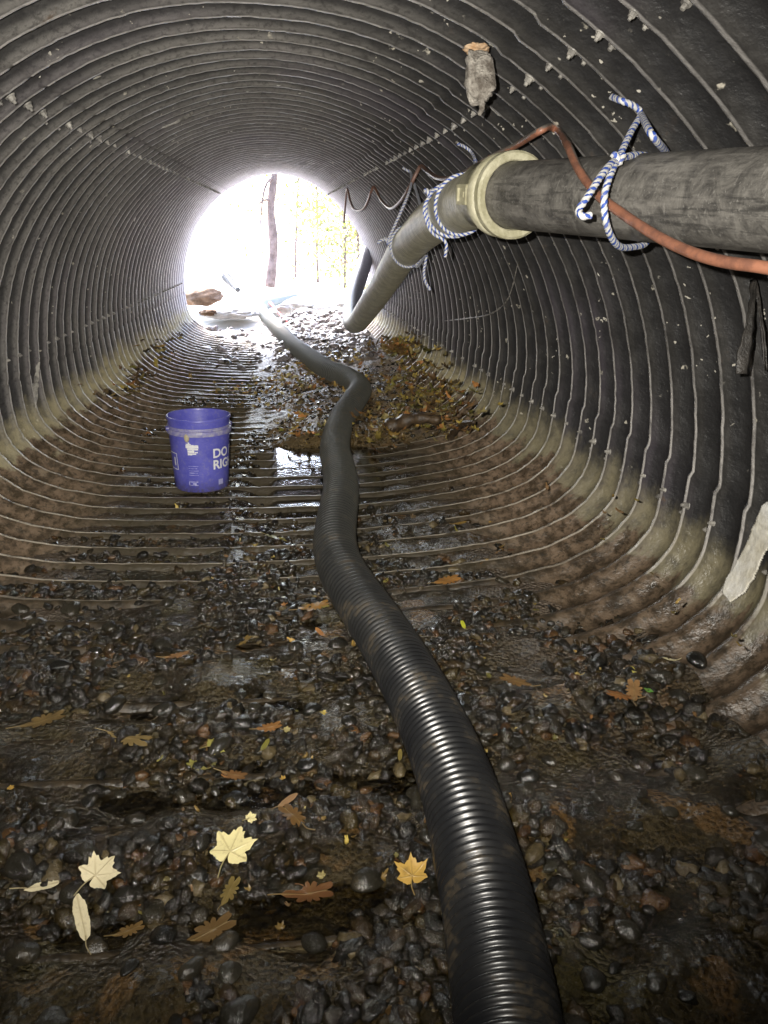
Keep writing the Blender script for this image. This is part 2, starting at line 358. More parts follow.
M = dict(shell=mat_shell(), bed=mat_bed(), stone=mat_stone(), cobble=mat_cobble(), water=mat_water(), hose=mat_black_hose(), pipe=mat_pipe(),
         ghose=mat_grey_hose(), cord=mat_cord(), rope=mat_rope(), leaf=mat_leaf(), bucket=mat_bucket(), ground=mat_ground(),
         bolt=mat_simple('zinc_bolt', (.10, .095, .09), (.42, .40, .36), 25, .45, .002),
         coupling=mat_simple('tan_coupling', (.34, .32, .20), (.60, .57, .42), 14, .38, .005),
         rim=mat_simple('muddy_rim', (.17, .16, .42), (.36, .35, .45), 40, .45, .001),
         white=mat_simple('white_print', (.70, .70, .72), (.78, .78, .8), 60, .5, .0004),
         nest=mat_simple('papery_nest', (.13, .11, .09), (.56, .52, .46), 38, .85, .03),
         rust=mat_simple('rusty_flake', (.42, .25, .13), (.55, .40, .26), 50, .8, .004),
         mineral=mat_simple('lime_crust', (.62, .58, .46), (.84, .83, .79), 9, .6, .006),
         rag=mat_simple('black_wet_strap', (.014, .013, .012), (.05, .045, .04), 30, .4, .004),
         bark=mat_simple('purple_grey_bark', (.10, .065, .055), (.20, .14, .125), 10, .9, .02),
         wood=mat_simple('wet_brown_wood', (.03, .02, .012), (.10, .065, .035), 25, .4, .006),
         rock=mat_simple('pale_rock', (.42, .40, .39), (.60, .58, .56), 5, .85, .02),  # outside glare put into the whitened stone colour
         brownrock=mat_simple('brown_rock', (.10, .055, .03), (.19, .11, .06), 5, .8, .02),
         red=mat_simple('red_plastic', (.45, .05, .05), (.5, .08, .08), 12, .5, .001))

# ------------------------------------------------------------------ CULVERT
culvert = empty('culvert', (0, 9.6, H)); tag(culvert, 'corrugated steel culvert pipe enclosing the whole view, rings running to the bright opening', 'culvert')
SEAMS = []                                                     # section indices of the four lengthways seams
def idx_of(x, z):
    d = (PN[:, 0]-x)**2+(PN[:, 1]-z)**2; return int(np.argmin(d))
TOPL = idx_of(-.70, .39); TOPR = idx_of(.52, .40); LOWL = idx_of(-1.35, -.67); LOWR = idx_of(1.19, -.67)
SEAMS = [TOPL, TOPR, LOWL, LOWR]
def build_shell():
    Ys = np.r_[np.linspace(-5, -1.0, 12), np.arange(-.95, 9.6, PITCHC/18), 9.6]
    V = np.zeros((len(Ys), NS, 3)); crest = np.zeros((len(Ys), NS)); wear = np.zeros((len(Ys), NS))
    ii = np.arange(NS)
    step = np.zeros(NS)                                        # plates lap at the seams: upper plate sits 6 mm proud, fading away over 0.5 m
    shift = np.zeros(NS)
    a, b = sorted((TOPL, TOPR)); inn = (ii > a) & (ii <= b); shift[inn] = .016
    lo = (ii > LOWR) | (ii < LOWL); shift[lo] = -.010
    for s in SEAMS:
        d = (ii-s) % NS; step += np.where((d > 0) & (d < 18), .0045*(1-d/18.), 0)
    for k, Y in enumerate(Ys):
        P = sec(Y); tn = np.roll(P, -2, 0)-np.roll(P, 2, 0); tn /= np.linalg.norm(tn, axis=1)[:, None]
        n = np.stack([tn[:, 1], -tn[:, 0]], 1); c = np.array([CX, -.4])-P; sg = np.sign((n*c).sum(1)); n *= sg[:, None]
        wob = (vnoise(ii*.05, Y*.45, 3)-.5)*.026+(vnoise(ii*.9, Y*6, 5)-.5)*.0016
        yw = Y+(vnoise(ii*.06, Y*.8, 8)-.5)*.010+(vnoise(ii*.5, Y*2, 18)-.5)*.005+shift
        ph = 2*np.pi*(yw-Y0C)/PITCHC
        live = 1.0 if Y > -1 else 0.
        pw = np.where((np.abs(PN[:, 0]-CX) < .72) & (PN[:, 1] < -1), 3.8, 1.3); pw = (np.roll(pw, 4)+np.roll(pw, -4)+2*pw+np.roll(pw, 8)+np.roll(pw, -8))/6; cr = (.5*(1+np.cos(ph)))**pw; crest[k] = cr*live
        off = -DEPC*(1-cr)*live+wob+step+(vnoise(ii*1.3, Y*9, 12)-.5)*.0025
        q = P+n*off[:, None]; V[k, :, 0] = q[:, 0]; V[k, :, 1] = Y; V[k, :, 2] = q[:, 1]+H
        wear[k] = 0
    V = V.reshape(-1, 3); Fc = grid_faces(len(Ys), NS, True)
    c = len(V); V = np.vstack([V, [CX, -5, H-.4]])             # rear end behind the camera, closed by an added unseen plug
    j = ii; jn = (ii+1) % NS
    Fl = Fc.tolist(); me = bpy.data.meshes.new('shell')
    Fall = Fc
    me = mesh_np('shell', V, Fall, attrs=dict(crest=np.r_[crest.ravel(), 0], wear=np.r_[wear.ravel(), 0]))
    return me
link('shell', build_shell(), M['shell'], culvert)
capv = [(p[0], -5.0, p[1]+H) for p in PN[::4]]
link('daylight_plug', pydata('daylight_plug', capv, [tuple(range(len(capv)))]), M['shell'], culvert, smooth=False)  # unseen cap added behind the camera to block daylight
# bolts along the seams
def bolt_geo():
    bm = bmesh.new()
    bmesh.ops.create_cone(bm, cap_ends=True, segments=16, radius1=.019, radius2=.017, depth=.004, matrix=Matrix.Translation((0, 0, .002)))
    bmesh.ops.create_cone(bm, cap_ends=True, segments=6, radius1=.0135, radius2=.012, depth=.014, matrix=Matrix.Translation((0, 0, .011)))
    bmesh.ops.create_cone(bm, cap_ends=True, segments=8, radius1=.007, radius2=.006, depth=.010, matrix=Matrix.Translation((0, 0, .023)))
    me = bpy.data.meshes.new('bolt'); bm.to_mesh(me); bm.free(); return me
bolt_me = bolt_geo(); bolt_me.materials.append(M['bolt'])
spots = []
for s in SEAMS:
    k0 = 0
    for k in range(-12, 46):
        for r in ((0, 2.2) if True else (0,)):
            Y = Y0C+k*PITCHC+(0 if r == 0 else PITCHC*.5)
            if Y < .3 or Y > 9.4: continue
            sh = 0
            if r and s in (LOWL,) : continue
            p, n = shell_pt(s+5+r if s not in (TOPL,) else s-3-r, Y, .004 if r == 0 else .002)
            if random.random() < .12: continue
            Y += random.uniform(-.008, .008)
            spots.append((p, n))
def to_px(p):
    q = np.asarray(p)-CAM; d = q@FWD
    return 384+F_PX*(q@RGT)/max(d, .01), 512-F_PX*(q@UPV)/max(d, .01), d
vis = []
for p, n in spots:
    x, y, d = to_px(p)
    if d > .2 and -20 < x < 788 and -20 < y < 1044: vis.append((d, p, n))
    else: vis.append((50+abs(d), p, n))
vis.sort(key=lambda t: t[0])
def bolt_matrix(p, n):
    q = Vector(n).to_track_quat('Z', 'Y'); s = random.uniform(.5, .85)
    return Matrix.Translation(Vector(p)) @ q.to_matrix().to_4x4() @ Matrix.Rotation(random.uniform(0, 1), 4, 'Z') @ Matrix.Scale(s, 4)
for d, p, n in vis[:100]:
    o = bpy.data.objects.new('bolt', bolt_me); col.objects.link(o); o.parent = culvert
    o.matrix_parent_inverse = Matrix.Translation(-Vector(culvert.location)); o.matrix_basis = bolt_matrix(p, n)
bm = bmesh.new()
for d, p, n in vis[100:]:
    if d > 50: continue
    t = bolt_me.copy(); t.transform(bolt_matrix(p, n)); bm.from_mesh(t); bpy.data.meshes.remove(t)
me = bpy.data.meshes.new('bolt'); bm.to_mesh(me); bm.free()
o = link('bolt', me, M['bolt'], culvert, smooth=False); o['kind'] = 'stuff'

def shell_patch(name, pts_px, mat, parent, off=.004, width=.02, label=None):
    """a crust lying on the shell along a line of picture points turned into shell points"""
    P = [hit(x, y) for x, y in pts_px]
    return P
# ------------------------------------------------------------------ STREAMBED
def bed_height(X, Y):
    """height of the silt and gravel relative to the crest line"""
    X = np.asarray(X, float); Y = np.asarray(Y, float)
    h = -.0065+(fbm(X*3, Y*3, 2)-.5)*.022-.004*sstep(.2,-.2,X)+sstep(.10, .02, np.abs(X+.28))*.010+(fbm(X*14, Y*14, 4)-.5)*.012
    h += sstep(2.55, 2.15, Y+(.5-fbm(X*2, Y*0+3, 6))*.7+.35*sstep(.3, .8, np.abs(X)))*(.022+(fbm(X*5, Y*9, 7)-.5)*.055)
    h += .012*sstep(2.3, 1.9, Y)*np.sin(Y*2*np.pi/.33+fbm(X*1.5, Y, 1)*5)
    # mud on the haunches
    side = sstep(.55, .8, X-.02*Y)+sstep(-.72, -.95, X)
    h += side*(-.006+(fbm(X*6, Y*6, 9)-.5)*.022)
    h -= (sstep(.72, .98, X+.03*np.clip(Y-3,0,7)*.9+(fbm(X*0+1, Y*4, 91)-.5)*.25)+sstep(-.88, -1.14, X-.02*np.clip(Y-3,0,7)+(fbm(X*0+4, Y*4, 92)-.5)*.25))*.045*sstep(1.3, 2.0, Y)
    # the bank of leaves and silt right of the middle, beyond the pool
    bank = sstep(-.22, .0, X+(fbm(X*0+2, Y*3, 3)-.5)*.3)*sstep(4.22, 4.40, Y+(fbm(X*5, Y*0, 5)-.5)*.2)
    h += bank*(.05+(fbm(X*7, Y*7, 13)-.5)*.06+.035*sstep(5.2, 4.5, Y))
    # the scour pool in front of the bank
    pool = np.exp(-(((X-.08)/.30)**4+((Y-3.85)/.50)**4)); h -= pool*.05
    h -= sstep(-.2, -.35, X)*sstep(3.8, 4.6, Y)*.007
    # rubble rising at the mouth
    h += sstep(6.5, 9.6, Y)*sstep(-.45, -.1, X)*(.10+(fbm(X*6, Y*6, 21)-.5)*.12)+sstep(8.6, 9.6, Y)*(.06+(fbm(X*6, Y*6, 24)-.5)*.05)
    h += sstep(5.2, 6.5, Y)*sstep(-.5, -.1, X)*(fbm(X*8, Y*8, 23)-.5)*.03
    return h
def bed_z(X, Y): return floor_z(X, Y)+bed_height(X, Y)
Ya = np.concatenate([np.arange(.3, 3.0, .009), np.arange(3.0, 5.5, .012), np.arange(5.5, 9.61, .02)])
ns = 330; V = []; mud = []
for Y in Ya:
    t = np.clip((Y-3)/6.6, 0, 1); xl = -1.16*(1-t)+-1.04*t; xr = .99*(1-t)+.78*t
    X = np.linspace(xl, xr, ns); Z = bed_z(X, np.full(ns, Y))
    V.append(np.stack([X, np.full(ns, Y), Z], 1))
    s = sstep(.45, .85, X)+sstep(-.6, -.95, X); mud.append(np.clip(s*sstep(1.2, 2.3, Y)*(.6+.8*fbm(X*4, Y*4+X*0, 31)-.1), 0, 1))
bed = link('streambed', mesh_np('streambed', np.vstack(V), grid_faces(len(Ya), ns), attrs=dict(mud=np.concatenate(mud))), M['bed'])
tag(bed, kind='structure')

# water standing and running between the ridges
Yw = np.arange(.5, 4.55, .03); Xw = np.linspace(-.95, .85, 90)
XX, YY = np.meshgrid(Xw, Yw)
WZ = .010+.014*sstep(2.6, 2.2, YY)+.008*(vnoise(XX*3, YY*3, 15)-.5)*sstep(2.9, 2.5, YY)+np.clip(YY-3.40, -.1, 1.2)*.026-.06*(sstep(-.10, -.22, XX)+sstep(.42, .6, XX))*sstep(2.3, 2.7, YY)
calm = sstep(3.1, 3.5, YY)
water = link('stream_water', mesh_np('stream_water', np.stack([XX, YY, WZ-.006], -1).reshape(-1, 3), grid_faces(len(Yw), len(Xw)), attrs=dict(calm=calm.ravel())), M['water'])
tag(water, kind='structure')

# ------------------------------------------------------------------ PEBBLES
def ico(sub):
    bm = bmesh.new(); bmesh.ops.create_icosphere(bm, subdivisions=sub, radius=1)
    v = np.array([x.co[:] for x in bm.verts]); f = np.array([[q.index for q in x.verts] for x in bm.faces]); bm.free(); return v, f
def rand_rot(n, tilt=.5):
    a = rng.uniform(0, 2*np.pi, n); b = rng.normal(0, tilt, n); c = rng.normal(0, tilt, n)
    ca, sa, cb, sb, cc, sc = np.cos(a), np.sin(a), np.cos(b), np.sin(b), np.cos(c), np.sin(c)
    Rz = np.zeros((n, 3, 3)); Rz[:, 0, 0] = ca; Rz[:, 0, 1] = -sa; Rz[:, 1, 0] = sa; Rz[:, 1, 1] = ca; Rz[:, 2, 2] = 1
    Rx = np.zeros((n, 3, 3)); Rx[:, 0, 0] = 1; Rx[:, 1, 1] = cb; Rx[:, 1, 2] = -sb; Rx[:, 2, 1] = sb; Rx[:, 2, 2] = cb
    Ry = np.zeros((n, 3, 3)); Ry[:, 1, 1] = 1; Ry[:, 0, 0] = cc; Ry[:, 0, 2] = sc; Ry[:, 2, 0] = -sc; Ry[:, 2, 2] = cc
    return Rz@Rx@Ry
TINTS = np.array([.85, .76, .50])*np.array([(.010, .010, .010), (.018, .016, .014), (.032, .028, .022), (.045, .031, .014), (.085, .045, .018), (.014, .014, .015), (.13, .11, .08), (.05, .038, .012)])
def scatter_pebbles(name, X, Y, S, sub, sink=.2, pale=None):
    v0, f0 = ico(sub); n = len(X); nv = len(v0)
    # lumpy bases
    bases = []
    for k in range(8):
        d = 1+.26*np.sin(v0@rng.normal(0, 1.7, 3)+k)+.20*np.sin(v0@rng.normal(0, 3.4, 3)); bases.append(v0*d[:, None])
    B = np.array(bases)[rng.integers(0, 8, n)]
    sc = np.stack([S*rng.uniform(.8, 1.35, n), S*rng.uniform(.6, 1.0, n), S*rng.uniform(.38, .68, n)], 1)
    W = np.einsum('nij,nvj->nvi', rand_rot(n, .3), B*sc[:, None, :])
    Z = bed_z(X, Y)+S*.5*(1-2*sink)
    W += np.stack([X, Y, Z], 1)[:, None, :]
    Fc = (f0[None]+(np.arange(n)*nv)[:, None, None]).reshape(-1, 3)
    ti = TINTS[rng.choice(len(TINTS), n, p=[.22, .2, .17, .12, .06, .13, .03, .07])]
    if pale is not None: ti = ti*(1-pale[:, None])+np.array([.50, .46, .48])*pale[:, None]
    c = np.repeat(np.c_[ti, np.ones(n)], nv, 0)
    return link(name, mesh_np(name, W.reshape(-1, 3), Fc, colors=dict(tint=c)), M['stone'])
n = 26000
Xp = rng.uniform(-1.1, .98, n); Yp = .45+2.6*rng.random(n)**1.25
edge = 2.45+.5*(vnoise(Xp*2.2, Xp*0, 41)-.5)+.35*np.exp(-((Xp-.0)/.3)**2)
dens = (vnoise(Xp*4, Yp*6, 44)*.7+vnoise(Xp*11, Yp*14, 45)*.3 > .45)
keep = ((Yp < edge) | (rng.random(n) < .16)) & dens
Xp, Yp = Xp[keep], Yp[keep]; S = .0040+.0200*rng.random(len(Xp))**3.0
peb = scatter_pebbles('gravel', Xp, Yp, S, 2, .28)
tag(peb, 'dark wet pebbles packed over the near floor of the culvert', 'gravel', kind='stuff')
n = 9000
Xp = rng.uniform(-1.0, .9, n); Yp = rng.uniform(2.3, 6.5, n)
zone = ((np.abs(Xp+.02) < .33) & (Yp < 4.6)) | ((vnoise(Xp*4, Yp*4, 51) > .62)) | ((Yp > 4.2) & (Xp > 0))
keep = zone & (rng.random(n) < .75); Xp, Yp = Xp[keep], Yp[keep]
peb2 = scatter_pebbles('gravel', Xp, Yp, .006+.013*rng.random(len(Xp))**2.5, 1, .2)
tag(peb2, 'small wet stones strewn along the middle of the floor past the bucket', 'gravel', kind='stuff')
n = 2600
Yp = 6.9+2.8*rng.random(n)**.7; Xp = rng.uniform(-1.0, .78, n)
keep = (rng.random(n) < .10) | (Xp > -.15); Xp, Yp = Xp[keep], np.minimum(Yp[keep], 9.58)
peb3 = scatter_pebbles('rubble', Xp, Yp, .012+.04*rng.random(len(Xp))**2.5, 2, .1, pale=.9*sstep(6, 8.2, Yp)*rng.random(len(Xp))**.4)  # paler toward the mouth: skylight painted into the stone tint
tag(peb3, 'pale broken rubble spread inside the far mouth of the culvert', 'rubble', kind='stuff')

# individual cobbles
cob_me = []
v0, f0 = ico(3)
for k in range(6):
    d = 1+.16*np.sin(v0@rng.normal(0, 1.7, 3)+k)+.08*np.sin(v0@rng.normal(0, 3.5, 3))
    me = mesh_np('stone', v0*d[:, None], f0); me.materials.append(M['cobble'])
    me.polygons.foreach_set('use_smooth', np.ones(len(me.polygons), dtype=bool)); cob_me.append(me)
def cobble(x, y, s, label, group=None, flat=.55, yaw=None, asp=.75):
    o = bpy.data.objects.new('stone', random.choice(cob_me)); col.objects.link(o)
    z = float(bed_z(np.array([x]), np.array([y]))[0])
    o.location = (x, y, z+s*flat*.35); o.scale = (s, s*asp, s*flat)
    o.rotation_euler = (random.uniform(-.2, .2), random.uniform(-.2, .2), random.uniform(0, 3.14) if yaw is None else yaw)
    return tag(o, label, 'stone', group)
SP = [(312, 711, .028, 'grey oval stone left of the black hose, the paler of a pair'), (303, 671, .022, 'small grey stone upstream of the pale oval stone by the hose'),
      (369, 878, .036, 'large dark rounded stone close to the hose beside the golden leaf'), (316, 936, .028, 'rounded dark stone below the rust coloured drowned leaf'),
      (238, 1012, .034, 'wet grey cobble at the bottom edge, left of the hose'), (88, 858, .028, 'black rounded stone above the mottled pale maple leaf'),
      (270, 835, .024, 'grey stone just right of the tiny pale leaf'), (128, 897, .028, 'flat dark stone right of the mottled maple leaf'),
      (378, 800, .026, 'long grey stone hard against the left side of the hose'), (690, 795, .030, 'dark flat stone near the right edge of the floor'),
      (640, 770, .026, 'dark stone in the shadowed gravel right of the hose'), (548, 765, .020, 'small stone on the gravel just right of the hose'),
      (396, 925, .020, 'small grey stone beside the hose below the golden leaf'), (20, 955, .034, 'broad black stone in the lower left corner'),
      (22, 876, .036, 'broad dark stone at the left edge of the floor'), (190, 720, .022, 'dark stone above the yellow green leaf'),
      (612, 712, .022, 'dark stone left of the oak leaf cluster'), (690, 700, .032, 'brown coated stone right of the oak leaf cluster')]
taken = []
for x, y, s, lab in SP:
    p = at_height(x, y, .03); cobble(p[0], p[1], s, lab); taken.append((p[0], p[1], s))
cnt = 0
while cnt < 270:
    y = .62+1.75*random.random()**1.1; x = random.uniform(-1.05, .95)
    if vnoise(x*3, y*3, 61) < .38: continue
    s = random.uniform(.014, .026) if random.random() < .75 else random.uniform(.026, .040)
    if any((x-a)**2+(y-b)**2 < (1.15*(s+c))**2 for a, b, c in taken): continue
    taken.append((x, y, s)); cnt += 1
    cobble(x, y, s, 'dark wet rounded cobble among the gravel of the near floor', 'wet cobbles on the near floor', flat=random.uniform(.45, .65), asp=random.uniform(.6, .95))

# ------------------------------------------------------------------ BLACK RIBBED HOSE
HP = [(522, 1200), (516, 1100), (508, 1024), (498, 960), (487, 900), (475, 850), (462, 800), (448, 760), (431, 720), (412, 683), (392, 648), (371, 616), (352, 588), (340, 566), (335, 545), (336, 525), (339, 505), (341, 485), (338, 465), (335, 450), (337, 434), (343, 417), (353, 402), (360, 388), (346, 377), (328, 370), (309, 357), (293, 345), (282, 333), (270, 320), (260, 307), (254, 293)]
C = []
for k, (x, y) in enumerate(HP):
    z = .012+.088+.03*sstep(420, 400, y)+.10*sstep(345, 295, y)
    C.append(at_height(x, y, z))
C = [p for p in C if p[1] < 11.2]
last = C[-1]; C += [last+np.array([.15, 1.2, -.05]), last+np.array([.5, 2.6, -.10])]
Cc, ss = catmull(C, .0023)
for _ in range(220): Cc[1:-1] = .25*Cc[:-2]+.5*Cc[1:-1]+.25*Cc[2:]
s_ = np.r_[0, np.cumsum(np.linalg.norm(np.diff(Cc, axis=0), axis=1))]
rp = .0168; pv = .0185+.0115*sstep(1.3, 3.2, Cc[:, 1]); w = .5*(1+np.cos(2*np.pi*np.r_[0, np.cumsum(np.diff(s_)/pv[1:])])); w = w**.6
rad = .0730+.0090*w
V, Fl = tube_np(Cc, rad, 44, caps=False)
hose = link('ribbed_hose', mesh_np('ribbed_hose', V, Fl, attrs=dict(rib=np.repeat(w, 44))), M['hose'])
tag(hose, 'long black ribbed drain hose snaking along the floor to the daylight', 'hose')

# ------------------------------------------------------------------ HIGH PIPE, COUPLING, GREY HOSE
pa, pb = at_depth(768, 200, 1.28), at_depth(508, 195.5, 2.06)
d = (pb-pa)/np.linalg.norm(pb-pa); p0 = pa-d*1.6; p1 = pb+d*.05
L = np.linalg.norm(p1-p0); n = 60; th = np.linspace(0, 2*np.pi, 64, endpoint=False)
V = []; rr = .083
xs = np.linspace(0, L, n)
Vp = np.stack([np.repeat(xs, 64), np.tile(np.cos(th)*rr, n), np.tile(np.sin(th)*rr, n)], 1)
me = mesh_np('rigid_pipe', Vp, grid_faces(n, 64, True)); pipe = link('rigid_pipe', me, M['pipe'])
pipe.location = p0; pipe.rotation_euler = Vector(d).to_track_quat('X', 'Z').to_euler()
tag(pipe, 'thick scuffed black rigid pipe hung at the right, ending in a tan coupling', 'pipe')
def ring_lathe(prof, seg=56):
    """prof: list of (x along axis, radius)"""
    th = np.linspace(0, 2*np.pi, seg, endpoint=False); P = np.array(prof)
    V = np.stack([np.repeat(P[:, 0], seg), (P[:, 1][:, None]*np.cos(th)).ravel(), (P[:, 1][:, None]*np.sin(th)).ravel()], 1)
    return V, grid_faces(len(P), seg, True)
gdir_end = at_depth(455, 212, 2.42)
coup = empty('pipe_coupling', pb); coup.rotation_euler = pipe.rotation_euler; bpy.context.view_layer.update()
tag(coup, 'tan two-part ring coupling joining the black pipe to the grey hose', 'coupling')
def cpart(name, prof, mat):
    V, Fq = ring_lathe(prof); o = bpy.data.objects.new(name, mesh_np(name, V, Fq)); col.objects.link(o); o.data.materials.append(mat)
    o.data.polygons.foreach_set('use_smooth', np.ones(len(o.data.polygons), dtype=bool))
    m = o.modifiers.new('edge', 'EDGE_SPLIT'); m.split_angle = R_(35)
    o.parent = coup; return o
cpart('flange', [(-.034, .0845), (-.038, .088), (-.041, .103), (-.036, .109), (-.018, .110), (-.012, .105), (-.008, .095), (.002, .095), (.006, .103), (.012, .107), (.032, .107), (.040, .100), (.04, .085)], M['coupling'])
cpart('collar', [(.036, .088), (.038, .097), (.085, .095), (.092, .090), (.13, .089), (.14, .085)], M['coupling'])
bm = bmesh.new()
for (cx, cy, sx, sy, h) in ((.075, 0, .058, .052, .006),):
    bmesh.ops.create_cube(bm, size=1, matrix=Matrix.Translation((cx, 0, .0955)) @ Matrix.Diagonal((sx, sy, h, 1)))
for a in (-1, 1):
    bmesh.ops.create_cube(bm, size=1, matrix=Matrix.Translation((.075, a*.021, .101)) @ Matrix.Diagonal((.058, .008, .007, 1)))
    bmesh.ops.create_cube(bm, size=1, matrix=Matrix.Translation((.075+a*.025, 0, .101)) @ Matrix.Diagonal((.007, .034, .007, 1)))
bmesh.ops.create_cube(bm, size=1, matrix=Matrix.Translation((.075, 0, .0995)) @ Matrix.Diagonal((.018, .014, .006, 1)))
me = bpy.data.meshes.new('clamp_plate'); bm.to_mesh(me); bm.free(); me.materials.append(M['coupling'])
o = bpy.data.objects.new('clamp_plate', me); col.objects.link(o); o.parent = coup
# face the plate to the left, towards the middle of the culvert
loc = Matrix(pipe.rotation_euler.to_matrix()).inverted() @ Vector(-(ray(468, 196)/np.linalg.norm(ray(468, 196))))
o.rotation_euler = (math.atan2(loc.z, loc.y)-math.pi/2, 0, 0)

G = [pb+d*.03, pb+d*.11, at_depth(452, 210, 2.62), at_depth(426, 228, 3.15), at_depth(404, 252, 3.8), at_depth(386, 281, 4.6), at_depth(370, 305, 5.4), at_depth(357.5, 322, 6.2), at_depth(352, 320, 7.0), at_depth(353, 300, 7.8), at_depth(362, 272, 8.5), at_depth(370, 250, 9.0), at_depth(383, 238, 9.9), at_depth(400, 240, 11)]
Cg, sg = catmull(G, .01)
for _ in range(40): Cg[1:-1] = .25*Cg[:-2]+.5*Cg[1:-1]+.25*Cg[2:]
sg = np.r_[0, np.cumsum(np.linalg.norm(np.diff(Cg, axis=0), axis=1))]
wr = .5*(1+np.cos(2*np.pi*sg/.03))
V, Fl = tube_np(Cg, .081+.0012*wr+(vnoise(sg*3, sg*0, 81)-.5)*.004, 40, caps=False)
gh = link('suction_hose', mesh_np('suction_hose', V, Fl, attrs=dict(rib=np.repeat(wr, 40))), M['ghose'])
tag(gh, 'dirty greenish grey hose drooping from the tan coupling toward the daylight', 'hose')

# ------------------------------------------------------------------ ORANGE CORD
def mk(x, y, d): return at_depth(x, y, d)
hk1 = hit(551, 127, .03); hk2 = hit(421, 166, .03); hk3 = hit(374, 187, .03)
d1 = (hk1-CAM)@FWD; d2 = (hk2-CAM)@FWD; d3 = (hk3-CAM)@FWD
K = [mk(960, 330, .98), mk(850, 285, 1.02), mk(768, 268, 1.08), mk(725, 262, 1.14), mk(690, 252, 1.22), mk(655, 235, 1.32), mk(620, 212, 1.44), mk(598, 195, 1.52), mk(582, 175, 1.60), mk(574, 160, 1.66), mk(568, 146, 1.74), mk(560, 133, d1-.03), hk1,
     mk(540, 131, d1*.97), mk(515, 146, d1*.72+.7), mk(490, 158, 2.35), mk(468, 171, 2.5), mk(452, 178, 2.75), mk(438, 178, 3.0), mk(427, 171, d2*.95), hk2, mk(416, 174, d2), mk(408, 190, d2*1.02), mk(399, 203, d2*1.1), mk(390, 208, d2*1.2), mk(381, 200, d3*.95), hk3,
     mk(371, 192, d3), mk(366, 205, d3*1.05), mk(361, 210, d3*1.08), mk(354, 209, d3*1.12), mk(350, 200, d3*1.15), mk(347, 189, d3*1.18), mk(345, 207, d3*1.24), mk(344, 222, d3*1.3)]
Ck, sk = catmull(K, .006)
for _ in range(6): Ck[1:-1] = .25*Ck[:-2]+.5*Ck[1:-1]+.25*Ck[2:]
V, Fl = tube_np(Ck, .0092, 14, caps=False)
side = np.tile(.5+.5*np.sin(np.linspace(0, 2*np.pi, 14, endpoint=False)), len(Ck)).reshape(len(Ck), 14)
tw = np.linspace(0, 5, len(Ck)); side = .5+.5*np.sin(np.linspace(0, 2*np.pi, 14, endpoint=False)[None]+tw[:, None])
cord = link('power_cord', mesh_np('power_cord', V, Fl, attrs=dict(side=side.ravel())), M['cord'])
tag(cord, 'orange power cord looped from the roof in front of the black pipe', 'cord')

# ------------------------------------------------------------------ ROPES
def strand(P, r=.0060, parent=None, name='strand'):
    C, s = catmull(P, .003)
    for _ in range(8): C[1:-1] = .25*C[:-2]+.5*C[1:-1]+.25*C[2:]
    s = np.r_[0, np.cumsum(np.linalg.norm(np.diff(C, axis=0), axis=1))]
    nth = 18; th = np.linspace(0, 2*np.pi, nth, endpoint=False); ph = s/.034*2*np.pi
    rad = r*(1+.13*np.cos(3*(th[None]-ph[:, None])))
    blue = .5+.5*np.sin(1.0*(th[None]-ph[:, None]*1.0)*1+0)*1.0
    blue = .5+.5*np.sin(th[None]*2-ph[:, None]*2+.3)*(.55+.45*np.sin(ph[:, None]*3.1+1.5*np.sin(th[None])))-.06
    V, Fl = tube_np(C, rad, nth, caps=False)
    return link(name, mesh_np(name, V, Fl, attrs=dict(blue=blue.ravel())), M['rope'], parent)
def around(axis_p, axis_d, rr, a0, a1, n=14, slip=0.0):
    """points of an arc round a pipe"""
    ad = axis_d/np.linalg.norm(axis_d); u = np.cross(ad, [0, 0, 1.]); u /= np.linalg.norm(u); v = np.cross(u, ad)
    return [axis_p+ad*slip*k/(n-1)+rr*(math.cos(a)*u+math.sin(a)*v) for k, a in enumerate(np.linspace(a0, a1, n))]
def knot(c, s, parent):
    P = []
    for k in range(40):
        t = k/39*2*math.pi*1.9
        P.append(np.array(c)+s*np.array([math.sin(t)+.6*math.sin(2*t), math.cos(t)*.7, .9*math.cos(t)-.7*math.cos(2*t)+.2*math.sin(3*t)]))
    return strand(P, .0052*s/.009, parent, 'knot')
dirh = d
def pipe_axis_at(x):
    """point of the rigid pipe's axis seen at picture column x"""
    best = min((abs(to_px(pa+dirh*t)[0]-x), t) for t in np.linspace(-.2, 1.1, 400)); return pa+dirh*best[1]
# rope at the black pipe: apex hangs on the roof
r1 = empty('rope', at_depth(620, 156, 1.5)); tag(r1, 'blue and white rope knotted around the thick black pipe, nearest the viewer', 'rope')
ap = hit(641, 114, .02); da = (ap-CAM)@FWD
ax = pipe_axis_at(612)
kn = at_depth(619, 157, 1.5)
strand([hit(612, 97, .02), at_depth(622, 101, da-.02), at_depth(634, 106, da-.01), ap, at_depth(632, 130, da*.6+.6), kn], .0062, r1)
strand([ap, at_depth(652, 135, da*.85), at_depth(668, 156, da*.7+.45)]+[at_depth(672, 180, 1.72)], .0062, r1)
u = np.cross(dirh, [0, 0, 1.])
